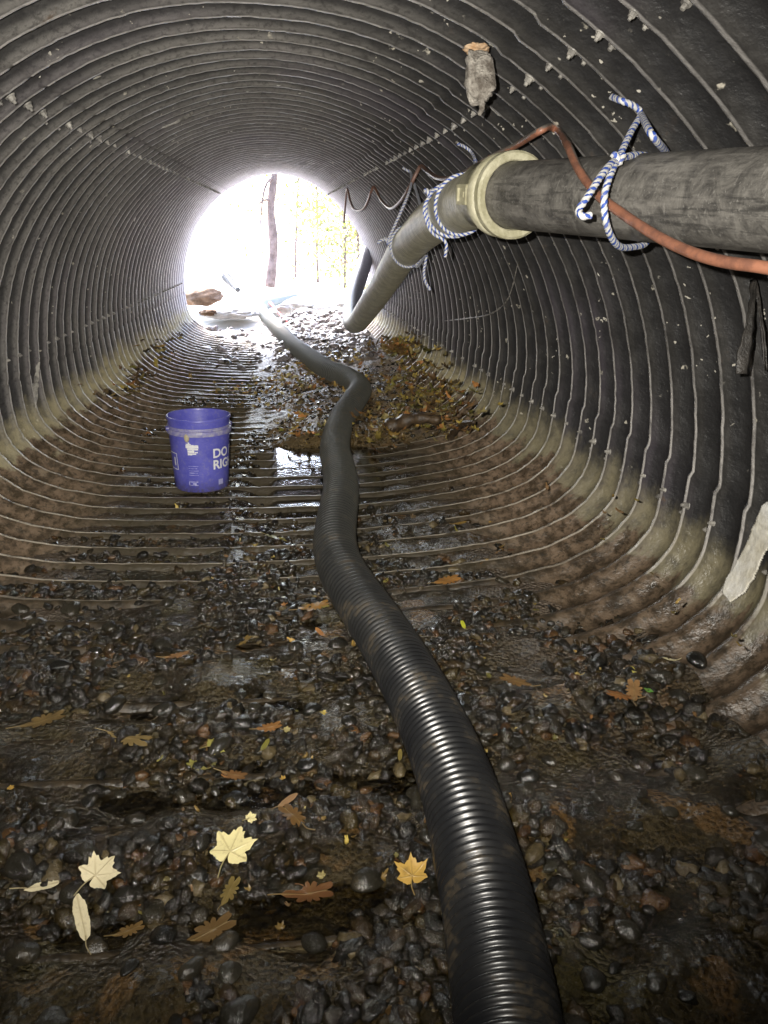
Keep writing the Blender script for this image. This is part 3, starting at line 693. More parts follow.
# loop round the pipe: passes in front, under and over
front = []
for (x, y, dd) in ((617, 160, 1.47), (610, 176, 1.43), (605, 192, 1.415), (604, 208, 1.42), (607, 226, 1.44), (613, 240, 1.49), (621, 247, 1.55), (633, 247, 1.62), (646, 243, 1.68), (656, 225, 1.73), (660, 195, 1.74), (655, 170, 1.68), (648, 157, 1.60), (636, 155, 1.53), (626, 157, 1.48)): front.append(at_depth(x, y, dd))
strand(front, .0062, r1)
strand([kn, at_depth(610, 165, 1.44), at_depth(601, 176, 1.41), at_depth(592, 190, 1.39), at_depth(584, 202, 1.38), at_depth(578, 211, 1.38), at_depth(583, 217, 1.37), at_depth(591, 215, 1.37)], .0062, r1)
knot(at_depth(619, 158, 1.465), .009, r1)
# rope at the coupling
r2 = empty('rope', at_depth(455, 187, 2.35)); tag(r2, 'blue and white rope tied where the tan coupling meets the grey hose', 'rope')
h2 = hit(473, 158, .03); dh = (h2-CAM)@FWD
def hose_loop(px, parent, rr=.0885, tilt=.0, a0=0, a1=2*math.pi):
    k = min(range(len(Cg)), key=lambda q: abs(to_px(Cg[q])[0]-px)+(0 if sg[q] < 3.4 else 999))
    c = Cg[k]; tn = Cg[k+1]-Cg[k-1]; tn /= np.linalg.norm(tn); tc = CAM-c; tc -= tn*tc.dot(tn); tc /= np.linalg.norm(tc); up = np.cross(tn, tc); up = up if up[2] > 0 else -up
    P = [c+rr*(math.cos(a)*tc+math.sin(a)*up)+tn*tilt*math.sin(a) for a in np.linspace(a0, a1, 22)]
    strand(P, .0056, parent, 'loop'); f = lambda a, q=rr: c+q*(math.cos(a)*tc+math.sin(a)*up)
    return f
f2 = hose_loop(452, r2, tilt=.03); f2b = hose_loop(462, r2, tilt=-.03)
k2 = f2(1.05, .097)
strand([f2(1.2, .09), f2(.5, .097), f2(-.3, .100), f2(-.9, .105), f2(-.9, .105)+np.array([0, 0, -.05])], .0055, r2)
strand([hit(458, 144, .03), at_depth(465, 147, dh), at_depth(472, 153, dh), at_depth(475, 163, dh*.7+.75), at_depth(468, 175, dh*.35+1.55), k2], .0055, r2)
strand([at_depth(475, 160, dh*.95), at_depth(480, 170, dh*.6+1.1), at_depth(482, 182, 2.65)], .0055, r2)
knot(k2+np.array([-.0, -.01, 0]), .011, r2)
# rope half way down the grey hose
r3 = empty('rope', at_depth(402, 208, 3.3)); tag(r3, 'pale rope sling holding up the drooping grey hose, farthest from the viewer', 'rope')
h3 = hit(411, 174, .03); d3_ = (h3-CAM)@FWD
f3 = hose_loop(408, r3, rr=.0885, tilt=-.05)
k3 = f3(1.15, .1)
strand([hit(403, 168, .03), at_depth(408, 171, d3_), h3, at_depth(409, 192, d3_*.5+1.6), k3], .006, r3)
strand([h3, at_depth(416, 190, d3_*.6+1.4), at_depth(421, 207, 3.3)], .006, r3)
strand([f3(-1.0, .09), f3(-1.2, .10), at_depth(426, 256, 3.40), at_depth(424, 270, 3.40), at_depth(425, 281, 3.40), at_depth(430, 290, 3.40)], .006, r3)
strand([k3, k3+np.array([-.03, -.01, .004]), k3+np.array([-.05, -.015, -.012])], .006, r3)
knot(k3, .012, r3)

# ------------------------------------------------------------------ BUCKET
bp = at_height(199.5, 494, .02); bx, by = bp[0], bp[1]+.13; bz = float(floor_z(np.array([bx]), np.array([by]))[0])+.002
bucket = empty('bucket', (bx, by, bz)); bucket.rotation_euler = (R_(-1.0), R_(1.5), 0)
tag(bucket, 'open blue plastic bucket with white lettering standing on the ridged floor', 'bucket')
BH = .350; RB, RTP = .128, .146
def br(z): return RB+(RTP-RB)*z/BH
def blathe(name, prof, mat, seg=72):
    th = np.linspace(0, 2*np.pi, seg, endpoint=False); P = np.array(prof)
    V = np.stack([(P[:, 0][:, None]*np.cos(th)).ravel(), (P[:, 0][:, None]*np.sin(th)).ravel(), np.repeat(P[:, 1], seg)], 1)
    o = bpy.data.objects.new(name, mesh_np(name, V, grid_faces(len(P), seg, True))); col.objects.link(o); o.data.materials.append(mat)
    o.data.polygons.foreach_set('use_smooth', np.ones(len(o.data.polygons), dtype=bool)); o.parent = bucket
    m = o.modifiers.new('edge', 'EDGE_SPLIT'); m.split_angle = R_(40); return o
T = .0028
blathe('bucket_wall', [(.001, .004), (br(0)-.012, .004), (br(0)-.004, 0), (br(0), .006), (br(.1), .1), (br(.2), .2), (br(.29), .29), (br(BH)-.001, BH-.002), (br(BH)-T, BH-.002), (br(.2)-T, .2), (br(.01)-T, .010), (.001, .010)], M['bucket'])
blathe('rim', [(br(BH)-T-.001, BH-.004), (br(BH)-T, BH+.002), (br(BH)+.002, BH+.003), (br(BH)+.0045, BH), (br(BH)+.0045, BH-.007), (br(BH)-.0005, BH-.009)], M['bucket'])
blathe('rib_band', [(br(.30)-.001, .311), (br(.30)+.005, .310), (br(.30)+.006, .306), (br(.30)+.0015, .304), (br(.3)+.0015, .298), (br(.30)+.008, .295), (br(.30)+.010, .288), (br(.30)+.008, .274), (br(.28)-.001, .272)], M['rim'])
def arc_angle(px):      # bearing on the bucket (from its axis) facing the camera, plus an offset
    return px
face = math.atan2(-by, -bx)                                    # direction from the bucket to the camera
def wrap(name, V2, Fl, ang, z0, mat, off=.0009, parent=bucket):
    """flat (u,v) drawing in metres wrapped round the wall at bearing ang; u runs to the viewer's right"""
    out = []
    for u, v in V2:
        z = z0+v; r = br(z)+off; a = ang+u/br(z); out.append((r*math.cos(a), r*math.sin(a), z))
    o = bpy.data.objects.new(name, pydata(name, out, Fl)); col.objects.link(o); o.data.materials.append(mat); o.parent = parent; return o
def text_flat(s, size, bold=.0):
    cu = bpy.data.curves.new('t', 'FONT'); cu.body = s; cu.size = size; cu.offset = bold; cu.resolution_u = 3
    ob = bpy.data.objects.new('t', cu); col.objects.link(ob); dg = bpy.context.evaluated_depsgraph_get(); dg.update()
    me = bpy.data.meshes.new_from_object(ob.evaluated_get(dg)); bpy.data.objects.remove(ob)
    bm = bmesh.new(); bm.from_mesh(me); bmesh.ops.triangulate(bm, faces=bm.faces)
    for _ in range(1):
        lng = [e for e in bm.edges if e.calc_length() > size*.25]
        if lng: bmesh.ops.subdivide_edges(bm, edges=lng, cuts=2); bmesh.ops.triangulate(bm, faces=bm.faces)
    V = [(v.co.x, v.co.y) for v in bm.verts]; Fl = [tuple(v.index for v in f.verts) for f in bm.faces]; bm.free(); return V, Fl
A0 = face+.40                                                  # right-hand side seen from the camera
V, Fl = text_flat('DO IT', .062, .0016); wrap('lettering', V, Fl, A0, .168, M['white'])
V, Fl = text_flat('RIGHT', .062, .0016); wrap('lettering', V, Fl, A0, .112, M['white'])
# torn paper label
cells = []; Vt = []; Ft = []
def rect(u0, v0, u1, v1, Vt, Ft):
    k = len(Vt); n = max(2, int((u1-u0)/.006)+1)
    for i in range(n): u = u0+(u1-u0)*i/(n-1); Vt += [(u, v0+random.uniform(-.001, .001)), (u, v1+random.uniform(-.001, .001))]
    for i in range(n-1): a = k+2*i; Ft.append((a, a+2, a+3, a+1))
Vt, Ft = [], []
rect(0, .030, .060, .046, Vt, Ft); rect(.012, .052, .020, .058, Vt, Ft); rect(.002, .0465, .026, .0515, Vt, Ft); rect(.006, .021, .058, .0292, Vt, Ft); rect(.008, .008, .040, .020, Vt, Ft)
rect(.008, -.004, .030, .007, Vt, Ft); rect(.030, .0, .048, .006, Vt, Ft); rect(.042, .0075, .056, .013, Vt, Ft)
wrap('paper_label', Vt, Ft, face-.50, .190, M['white'])
Vt, Ft = [], []
for k in range(5): rect(.004, -.004-.011*k, .05-.006*(k % 2), -.002-.011*k, Vt, Ft)
rect(.0, -.083, .044, -.079, Vt, Ft); rect(.0, -.098, .004, -.083, Vt, Ft); rect(.018, -.094, .036, -.086, Vt, Ft); rect(.004, -.0985, .044, -.0955, Vt, Ft)
wrap('fine_print', Vt, Ft, face-.48, .135, mat_simple('faint_print', (.32, .32, .62), (.42, .42, .7), 80, .5, .0003))
Vt, Ft = [], []
rect(0, .0, .11, .004, Vt, Ft); rect(0, .078, .11, .082, Vt, Ft); rect(.106, .004, .11, .078, Vt, Ft); rect(.0, .004, .004, .078, Vt, Ft); rect(.085, .02, .095, .06, Vt, Ft)
wrap('printed_frame', Vt, Ft, face-1.72, .105, M['white'])
Vt, Ft = [], []
rect(0, 0, .028, .026, Vt, Ft); wrap('small_mark', Vt, Ft, face+.62, .030, mat_simple('faded_mark', (.30, .30, .55), (.4, .4, .65), 80, .5, .0003))
# mud dab under the rim and a bail ear
bm = bmesh.new(); bmesh.ops.create_uvsphere(bm, u_segments=12, v_segments=8, radius=1)
me = bpy.data.meshes.new('mud_dab'); bm.to_mesh(me); bm.free(); me.materials.append(mat_simple('dry_mud', (.38, .33, .22), (.5, .45, .32), 60, .8, .003))
o = bpy.data.objects.new('mud_dab', me); col.objects.link(o); o.parent = bucket; a = face-.42; o.location = (br(.29)*math.cos(a)*1.03, br(.29)*math.sin(a)*1.03, .272); o.scale = (.013, .010, .022); o.rotation_euler = (0, 0, a+math.pi/2)
for s in (-1, 1):
    bm = bmesh.new(); bmesh.ops.create_cone(bm, cap_ends=True, segments=16, radius1=.013, radius2=.010, depth=.014, matrix=Matrix.Rotation(math.pi/2, 4, 'Y'))
    me = bpy.data.meshes.new('bail_ear'); bm.to_mesh(me); bm.free(); me.materials.append(M['bucket'])
    o = bpy.data.objects.new('bail_ear', me); col.objects.link(o); o.parent = bucket; a = face+s*math.pi/2+.25; o.location = ((br(.3)+.009)*math.cos(a), (br(.3)+.009)*math.sin(a), .297); o.rotation_euler = (0, 0, a)

# ------------------------------------------------------------------ LEAVES
def outline(kind, rnd):
    th = np.linspace(-np.pi, np.pi, 72, endpoint=False)
    if kind == 'maple':
        K = np.array([(0, 1.0), (9, .74), (15, .80), (20, .68), (28, .58), (36, .70), (41, .80), (45, .78), (51, .98), (58, .74), (66, .72), (72, .60), (80, .52), (90, .60), (104, .72), (113, .56), (130, .50), (150, .44), (168, .36), (180, .10)])
        r = np.interp(np.abs(np.degrees(th)), K[:, 0], K[:, 1]); return th+rnd.normal(0, .012, 72), r*(1+rnd.normal(0, .03, 72))
    if False:
        lob = [(0, 1.0, .42), (.88, .94, .42), (-.88, .94, .42), (1.8, .74, .5), (-1.8, .74, .5)]
        r = .52+0*th
        for c, a, w in lob: r = np.maximum(r, (.46)+(a-.46)*np.maximum(0, 1-np.abs(th-c)/(w*1.7))**.9)
        r = r+.07*np.abs(np.sin(th*9))*(r > .4)
        r = np.where(np.abs(th) > 2.75, .18, r)
    elif kind == 'oak':
        r0 = .42/np.sqrt((np.sin(th))**2+(.42*np.cos(th))**2)
        r = r0*1.1*(.60+.46*np.abs(np.sin(th*4.5))**.8)
    else:
        w = .30; r = w/np.sqrt((np.sin(th))**2+(w*np.cos(th))**2); r = r*(1+.06*np.cos(th*2))
    r = r*(1+rnd.normal(0, .035, len(th)))
    return th, r
def leaf_np(kind, rnd, curl=.25, rings=5):
    th, r = outline(kind, rnd); n = len(th); V = [(0, 0, 0)]; vein = [1.]
    for k in range(1, rings+1):
        f = k/rings
        for a, q in zip(th, r):
            x, y = q*f*math.cos(a), q*f*math.sin(a)
            V.append((x, y, 0))
            if kind == 'maple': dv = min(abs((a-c+math.pi) % (2*math.pi)-math.pi)*q*f for c in (0, .85, -.85, 1.75, -1.75))
            else: dv = min(abs(y), abs(((x*4-abs(y)*3) % 1)-.5)*.25+.02)
            vein.append(max(0, 1-dv/.035))
    V = np.array(V); x, y = V[:, 0], V[:, 1]
    c1, c2, p1, p2 = rnd.normal(0, curl, 2).tolist()+rnd.uniform(0, 6, 2).tolist()
    V[:, 2] = c1*y*y+c2*.6*x*x+.06*curl/.25*np.sin(x*5+p1)*np.cos(y*5+p2)+abs(curl)*.4*(x*x+y*y)**1.3
    Fl = []
    for i in range(n): Fl.append((0, 1+i, 1+(i+1) % n, 1+(i+1) % n))
    A = np.array(Fl)[:, :3]
    Q = []
    for k in range(rings-1):
        for i in range(n): a = 1+k*n+i; b = 1+k*n+(i+1) % n; Q.append((a, a+n, b+n, b))
    return V, A, np.array(Q), np.array(vein)
def leaf(px, py, size, kind, tint, label, yaw=None, z=None, tilt=(0, 0), group=None, stem=True, lift=.012, curl=.16, pos=None):
    P = at_height(px, py, .035) if pos is None else pos
    if pos is None:
        for _ in range(4): P = at_height(px, py, float(bed_z(np.array([P[0]]), np.array([P[1]]))[0])+lift)
    V, A, Q, vein = leaf_np(kind, rng, curl*(.45 if kind == 'oval' else .8))
    V = V*size; Fl = [tuple(f) for f in A.tolist()]+[tuple(f) for f in Q.tolist()]
    nb = len(V)
    tn = np.array(tint)*(1 if label.startswith(('largest', 'mottled', 'long', 'small', 'tiny', 'golden crumpled', 'single', 'cream')) else .62)
    me = pydata('leaf', V, Fl)
    at = me.attributes.new('vein', 'FLOAT', 'POINT'); at.data.foreach_set('value', vein.astype(np.float32))
    at = me.attributes.new('tint', 'FLOAT_COLOR', 'POINT'); at.data.foreach_set('color', np.tile(np.r_[tn, 1], nb).astype(np.float32))
    o = link('leaf', me, M['leaf']); o.location = P
    big = label.startswith(('largest', 'mottled', 'long narrow', 'golden crumpled', 'tiny pale', 'yellow green'))
    o.rotation_euler = (Matrix.Rotation(random.uniform(.28, .38) if big else random.uniform(-.05, .2), 3, 'X') @ Matrix.Rotation(random.uniform(-.12, .12), 3, 'Y') @ Matrix.Rotation(random.uniform(0, 6.28) if yaw is None else yaw, 3, 'Z')).to_euler()
    if big: o.location.z += size*.34+.006
    tag(o, label, 'leaf', group)
    if stem:
        x0 = {'maple': -.05, 'oak': -.8, 'oval': -.9}[kind]*size
        C, s = catmull([(x0, 0, .002), (x0-size*.45, size*.06, .004), (x0-size*.95, -size*.05, .012)], .004)
        Vs, Fs = tube_np(C, .0011, 6, caps=False); sm = mesh_np('stalk', Vs, Fs, attrs=dict(vein=np.ones(len(Vs))), colors=dict(tint=np.tile(np.r_[tn*.6, 1], len(Vs))))
        so = bpy.data.objects.new('stalk', sm); col.objects.link(so); sm.materials.append(M['leaf']); so.parent = o
    return o
PALE = (.74, .66, .34); YEL = (.55, .42, .10); ORG = (.42, .19, .06); BRN = (.20, .11, .045); GLD = (.48, .30, .07); YG = (.38, .40, .08); CRM = (.72, .64, .42)
LV = [(231, 862, .058, 'maple', PALE, 'largest pale yellow maple leaf on the near gravel', 1.2),
      (97, 885, .050, 'maple', CRM, 'mottled cream maple leaf lying above a long narrow leaf', .9),
      (83, 925, .042, 'oval', CRM, 'long narrow cream leaf below the mottled maple leaf', 1.95),
      (42, 886, .030, 'oval', CRM, 'small flat cream leaf at the left edge of the floor', 0.05),
      (250, 823, .017, 'maple', PALE, 'tiny pale leaf just above the largest maple leaf', .6),
      (214, 752, .034, 'maple', (.40, .37, .09), 'yellow green maple leaf in the dark gravel left of middle', .4),
      (196, 765, .024, 'oak', (.30, .28, .07), 'olive leaf tucked under the yellow green maple leaf', 2.6),
      (288, 800, .026, 'oval', (.42, .25, .13), 'upturned tan leaf left of the hose above the shed oak leaf', .7),
      (293, 815, .040, 'oak', (.22, .12, .04), 'brown oak leaf flat on the gravel left of the hose', 2.2),
      (412, 884, .042, 'maple', GLD, 'golden crumpled leaf against the left side of the hose', 1.5),
      (315, 606, .050, 'oak', (.50, .27, .07), 'orange oak leaf left of the hose bend on the gravel', .2),
      (320, 632, .026, 'oval', ORG, 'small orange leaf below the oak leaf by the hose', 2.0),
      (448, 580, .048, 'oak', (.46, .22, .06), 'orange brown oak leaf right of the hose on ridged floor', .3),
      (463, 624, .022, 'oval', (.52, .55, .04), 'single bright lime yellow leaf right of the hose', 1.6),
      (634, 690, .042, 'oak', (.42, .24, .10), 'tan oak leaf at the foot of the right haunch', 1.2),
      (620, 695, .034, 'oak', (.34, .15, .05), 'rust oak leaf half under the tan one', 2.6),
      (634, 671, .020, 'oval', (.60, .55, .12), 'small yellow leaf standing above the tan oak leaf', 1.5),
      (648, 690, .016, 'maple', (.10, .30, .05), 'small green leaf beside the tan oak leaf', .3),
      (669, 659, .016, 'oval', (.62, .58, .36), 'small pale leaf on the muddy right haunch', 2.8),
      (515, 681, .042, 'oak', (.28, .16, .06), 'dull brown oak leaf on gravel right of the hose', 2.4),
      (178, 655, .034, 'oak', (.42, .22, .09), 'tan curled leaf on the dark ridge left of middle', .2),
      (118, 431, .050, 'maple', (.58, .50, .24), 'cream yellow maple leaf on the mud left of the bucket', .5),
      (109, 441, .030, 'maple', (.50, .42, .12), 'yellow leaf scrap below the cream maple leaf', 1.7),
      (160, 404, .050, 'oak', (.56, .50, .28), 'pale leaf behind and left of the bucket', 2.9),
      (460, 523, .030, 'oval', GLD, 'golden oval leaf on the right ridges', .4),
      (512, 549, .030, 'oak', (.26, .14, .09), 'reddish brown leaf stuck to the right ridges', .9),
      (600, 615, .024, 'maple', (.34, .26, .16), 'round tan leaf near the right haunch', .9),
      (275, 537, .040, 'oval', (.30, .30, .06), 'olive strip of leaf below the bright pool', -.6),
      (282, 411, .075, 'oval', (.44, .33, .10), 'broad golden drowned leaf upstream of the pool', -.35),
      (45, 720, .050, 'oak', (.24, .16, .06), 'brown leaf flattened at the left edge of the gravel', .3),
      (130, 738, .050, 'oak', (.28, .20, .08), 'ochre leaf flattened on the left gravel ridge', -.3),
      (235, 775, .030, 'oak', (.26, .13, .05), 'rust leaf below the yellow green maple leaf', -.4),
      (310, 893, .046, 'oak', (.20, .09, .035), 'rust coloured drowned leaf left of the hose', .1),
      (212, 930, .044, 'oak', (.17, .10, .035), 'broad brown drowned leaf below the largest maple leaf', .5),
      (130, 930, .026, 'oak', (.15, .09, .03), 'small brown drowned leaf right of the narrow cream leaf', .5),
      (245, 640, .026, 'oak', (.26, .17, .05), 'ochre leaf on the dark floor below the bucket', 1.0),
      (270, 727, .030, 'oak', (.34, .16, .05), 'bent orange leaf beside a yellow scrap', .3),
      (286, 730, .014, 'maple', (.58, .50, .22), 'yellow scrap of leaf beside the bent orange leaf', .3),
      (400, 755, .018, 'oval', (.28, .22, .06), 'narrow olive leaf touching the hose', 1.4),
      (265, 745, .022, 'oval', (.32, .30, .06), 'narrow yellow green leaf left of the oval stones', 1.2),
      (230, 890, .030, 'oak', (.26, .19, .06), 'ochre leaf below the largest pale maple leaf', 1.2)]
for x, y, s, k, c, lab, yaw in LV: leaf(x, y, s, k, c, lab, yaw, lift=.016 if y > 600 else .012)

# drifts of matted leaves
def litter(name, zones, label, seed):
    Vs = []; Fs = []; Cs = []; Vn = []; o = 0; rr = np.random.default_rng(seed)
    protos = [leaf_np(k, rr, .5, 2) for k in ('maple', 'oak', 'oval', 'oak', 'maple', 'oval')]
    pal = [YEL, GLD, ORG, BRN, (.30, .20, .06), (.50, .42, .18), (.15, .09, .04), (.40, .30, .10), (.24, .22, .05), (.10, .07, .035)]
    for (x0, y0, sx, sy, n, smin, smax, lift) in zones:
        for k in range(n):
            px = rr.normal(x0, sx); py = rr.normal(y0, sy)
            P = at_height(px, py, .03)
            if P[1] < .5 or P[1] > 9.5: continue
            for _ in range(3): P = at_height(px, py, float(bed_z(np.array([P[0]]), np.array([P[1]]))[0])+.012)
            if not -1.15 < P[0] < 1.0 or not 0 < P[1] < 9.5: continue
            V, A, Q, ve = protos[rr.integers(0, 6)]; s = rr.uniform(smin, smax)
            Rm = np.array((Matrix.Rotation(rr.uniform(0, 6.28), 3, 'Z') @ Matrix.Rotation(rr.normal(0, .35), 3, 'X') @ Matrix.Rotation(rr.normal(0, .35), 3, 'Y')))
            W = (V*s)@Rm.T+P+np.array([0, 0, rr.random()**2*lift]); c = np.array(pal[rr.integers(0, len(pal))])*(rr.uniform(.45, 1.15) if seed == 2 else rr.uniform(.25, .95))
            Vs.append(W); Fs.append(np.vstack([A+o]).tolist()+(Q+o).tolist()); Cs.append(np.tile(np.r_[c, 1], (len(W), 1))); Vn.append(ve*.5); o += len(W)
    me = pydata(name, np.vstack(Vs), [tuple(f) for F_ in Fs for f in F_])
    at = me.attributes.new('vein', 'FLOAT', 'POINT'); at.data.foreach_set('value', np.concatenate(Vn).astype(np.float32))
    at = me.attributes.new('tint', 'FLOAT_COLOR', 'POINT'); at.data.foreach_set('color', np.vstack(Cs).astype(np.float32).ravel())
    ob = link(name, me, M['leaf']); tag(ob, label, 'leaf litter', kind='stuff'); return ob
litter('leaf_litter', [(430, 400, 18, 9, 150, .018, .042, .05), (405, 375, 20, 14, 120, .02, .045, .04), (385, 425, 18, 12, 120, .015, .04, .04), (395, 350, 14, 5, 120, .03, .05, .05), (440, 425, 20, 8, 70, .015, .035, .02)],
       'drift of matted yellow and brown leaves right of the hose against the haunch', 1)
litter('leaf_litter', [(290, 380, 22, 7, 150, .02, .04, .015), (285, 395, 25, 10, 90, .02, .04, .015), (330, 360, 22, 9, 160, .02, .045, .02), (235, 388, 14, 5, 50, .02, .045, .01), (300, 425, 14, 8, 60, .02, .04, .01)],
       'wet leaves caught on the floor ridges between bucket and hose', 2)
litter('leaf_litter', [(145, 385, 14, 8, 70, .02, .04, .02), (175, 350, 22, 12, 70, .02, .045, .02), (130, 410, 20, 12, 40, .012, .03, .01)],
       'scattered leaves along the foot of the left wall behind the bucket', 3)
litter('leaf_litter', [(350, 800, 170, 100, 45, .005, .013, .003), (170, 840, 110, 100, 30, .005, .013, .003), (560, 680, 100, 70, 35, .005, .013, .003), (300, 560, 60, 50, 60, .008, .018, .004), (520, 540, 60, 35, 50, .008, .02, .004)],
       'small brown scraps of leaf washed in among the near gravel', 4)

# ------------------------------------------------------------------ STICKS, CLUMPS, CRUSTS
def stick(P, r, label, mat='wood', name='stick', cat='stick'):
    C, s = catmull(P, .01); n = len(C); rad = r*(1-.5*np.linspace(0, 1, n))*(1+.15*np.sin(s*70))
    V, Fl = tube_np(C, rad, 8, caps=True); o = link(name, pydata(name, V, Fl), M[mat]); tag(o, label, cat); return o
def gz(x, y, up=0.): 
    P = at_height(x, y, .05)
    for _ in range(5): P = at_height(x, y, float(bed_z(np.array([P[0]]), np.array([P[1]]))[0])+up)
    return P
a = gz(412, 398); stick([a, a+np.array([.02, .0, .07]), a+np.array([.05, 0, .16])], .008, 'short dark twig standing in the leaf drift, the leftward of two')
a = gz(432, 396); stick([a, a+np.array([.0, .0, .08]), a+np.array([.025, 0, .17])], .008, 'short dark twig standing in the leaf drift, nearer the right wall')
a = gz(388, 428, .03); b = gz(440, 420, .06); stick([a, (a+b)/2+np.array([0, 0, .03]), b], .045, 'wet black slab of driftwood lying in front of the leaf drift')
a = gz(450, 437, .02); b = gz(474, 422, .04); stick([a, (a+b)/2+np.array([0, 0, .03]), b], .02, 'dark root end beside the driftwood at the right haunch')
a = gz(95, 440); b = gz(140, 445, .01); stick([a, (a+b)/2, b], .008, 'thin dark twig on the mud left of the bucket')
a = gz(70, 487); b = gz(92, 470, .01); stick([a, (a+b)/2+np.array([0, 0, .01]), b], .009, 'crooked twig on the muddy left haunch')

def lump(name, c, ax, size, mat, label, cat, seed=0, amp=.25):
    v, f = ico(4); r = np.random.default_rng(seed)
    d = 1+amp*(np.sin(v@r.normal(0, 3, 3))*.5+np.sin(v@r.normal(0, 6, 3))*.3+np.sin(v@r.normal(0, 11, 3)+1)*.25+np.sin(v@r.normal(0, 20, 3))*.12)
    if name == 'nest_body': v = np.sign(v)*np.abs(v)**.62; v[:, 0] *= 1+.10*np.sin(v[:, 2]*5)
    V = v*d[:, None]*np.array(size); Rm = np.array(Vector(ax).to_track_quat('Z', 'Y').to_matrix()); V = V@Rm.T+np.array(c)
    return V, f
# hanging nest
top = hit(478, 48, .01); dd = (top-CAM)@FWD
root = empty('wasp_nest', top); tag(root, 'ragged grey nest hanging from the roof left of the ropes', 'nest')
cc = at_depth(480, 77, dd*.955)
dv = at_depth(481, 105, dd*.955)-at_depth(478, 50, dd*.955); dv /= np.linalg.norm(dv)
sz = np.linalg.norm(at_depth(480, 105, dd*.955)-at_depth(480, 50, dd*.955))/2
V, f = lump('nest_body', cc, dv, (sz*.50, sz*.36, sz*.88), None, '', '', 5, .24); o = link('nest_body', mesh_np('nest_body', V, f), M['nest'], root)
V, f = lump('flake', at_depth(476, 49, dd*.96), dv, (sz*.44, sz*.3, sz*.12), None, '', '', 8, .3); link('rusty_cap', mesh_np('rusty_cap', V, f), M['rust'], root)
C, s = catmull([at_depth(481, 100, dd*.955), at_depth(482, 108, dd*.955), at_depth(479, 115, dd*.955)], .004)
V, Fl = tube_np(C, np.linspace(.010, .004, len(C)), 8); link('tip', pydata('tip', V, Fl), M['nest'], root)

# lime crust on the right wall, black straps hanging
def crust(name, poly, label, cat, mat, off=.012):
    """poly: picture outline; filled by a small grid laid on the wall"""
    poly = np.array(poly, float); x0, y0 = poly.min(0); x1, y1 = poly.max(0); nx, ny = 60, 110
    def inp(x, y):
        c = False; n = len(poly); j = n-1
        for i in range(n):
            if (poly[i][1] > y) != (poly[j][1] > y) and x < (poly[j][0]-poly[i][0])*(y-poly[i][1])/(poly[j][1]-poly[i][1])+poly[i][0]: c = not c
            j = i
        return c
    V = []; idm = {}; Fl = []
    for i in range(ny):
        for j in range(nx):
            x = x0+(x1-x0)*j/(nx-1); y = y0+(y1-y0)*i/(ny-1); P = hit(x, y, off+.006*vnoise(x*.2, y*.2, 3)); idm[i, j] = len(V); V.append(P)
    for i in range(ny-1):
        for j in range(nx-1):
            x = x0+(x1-x0)*(j+.5)/(nx-1); y = y0+(y1-y0)*(i+.5)/(ny-1)
            if inp(x+2.5*(vnoise(x*.12, y*.12, 6)-.5), y): Fl.append((idm[i, j], idm[i+1, j], idm[i+1, j+1], idm[i, j+1]))
    o = link(name, pydata(name, V, Fl), M[mat]); m = o.modifiers.new('thick', 'SOLIDIFY'); m.thickness = .006; tag(o, label, cat); return o
crust('mineral_crust', [(775, 495), (762, 505), (752, 530), (742, 552), (728, 575), (721, 592), (730, 602), (744, 592), (756, 570), (768, 545), (776, 540)], 'white lime crust flaking off the low right wall', 'crust', 'mineral')
hgt = hit(757, 278, .02); dd = (hgt-CAM)@FWD
st = empty('hanging_strap', hgt); tag(st, 'torn black strap dangling against the right wall below the cord', 'strap')
def ribbon(name, pts, w, parent, mat='rag'):
    C, s = catmull(pts, .01); n = len(C); ww = np.interp(s, [0, s[-1]*.5, s[-1]*.8, s[-1]], w)
    side = RGT*1.0; V = []
    for k in range(n):
        j = .12*w[1]*math.sin(k*1.7)
        for t in (-1, -.3, .4, 1): V.append(C[k]+side*(ww[k]*t+j)+FWD*.006*math.sin(t*4+k*.2))
    o = link(name, mesh_np(name, np.array(V), grid_faces(n, 4)), M[mat], parent); m = o.modifiers.new('thick', 'SOLIDIFY'); m.thickness = .004; return o
ribbon('strip', [at_depth(754, 280, dd), at_depth(751, 305, dd*.985), at_depth(747, 335, dd*.98), at_depth(743, 358, dd*.98), at_depth(742, 374, dd*.98)], (.004, .009, .016, .012), st)
ribbon('strip', [at_depth(755, 282, dd), at_depth(759, 310, dd*.99), at_depth(763, 345, dd*.985), at_depth(765, 370, dd*.985)], (.003, .004, .004, .002), st)

rr_ = np.random.default_rng(5); Vs, Fs = [], []
for k in range(230):
    i_ = rr_.uniform(0, NS); Yk = 1.1+rr_.random()*5.5; p, n = shell_pt(i_, Yk, .004)
    if p[2] < .45: continue
    tdir = np.array([n[2], 0, -n[0]]); a = rr_.uniform(0, 6.28); e1 = tdir*math.cos(a)+np.array([0, 1., 0])*math.sin(a); e2 = np.cross(n, e1); s1 = rr_.uniform(.003, .012)*(1+(rr_.random() < .08)*1.5); s2 = s1*rr_.uniform(.3, .8)
    th_ = np.linspace(0, 2*np.pi, 9, endpoint=False); q = 1+.45*rr_.normal(0, 1, 9).clip(-1, 1)
    Vs.append(np.vstack([p+n*.003]+[p+e1*s1*r0*math.cos(t0)+e2*s2*r0*math.sin(t0) for t0, r0 in zip(th_, q)])); Fs.append([(0, 1+j, 1+(j+1) % 9) for j in range(9)])
Vq, Fq = bolt_mix(Vs, Fs); fo_ = link('lime_fleck', pydata('lime_fleck', Vq, Fq), M['mineral'], culvert); fo_['kind'] = 'stuff'
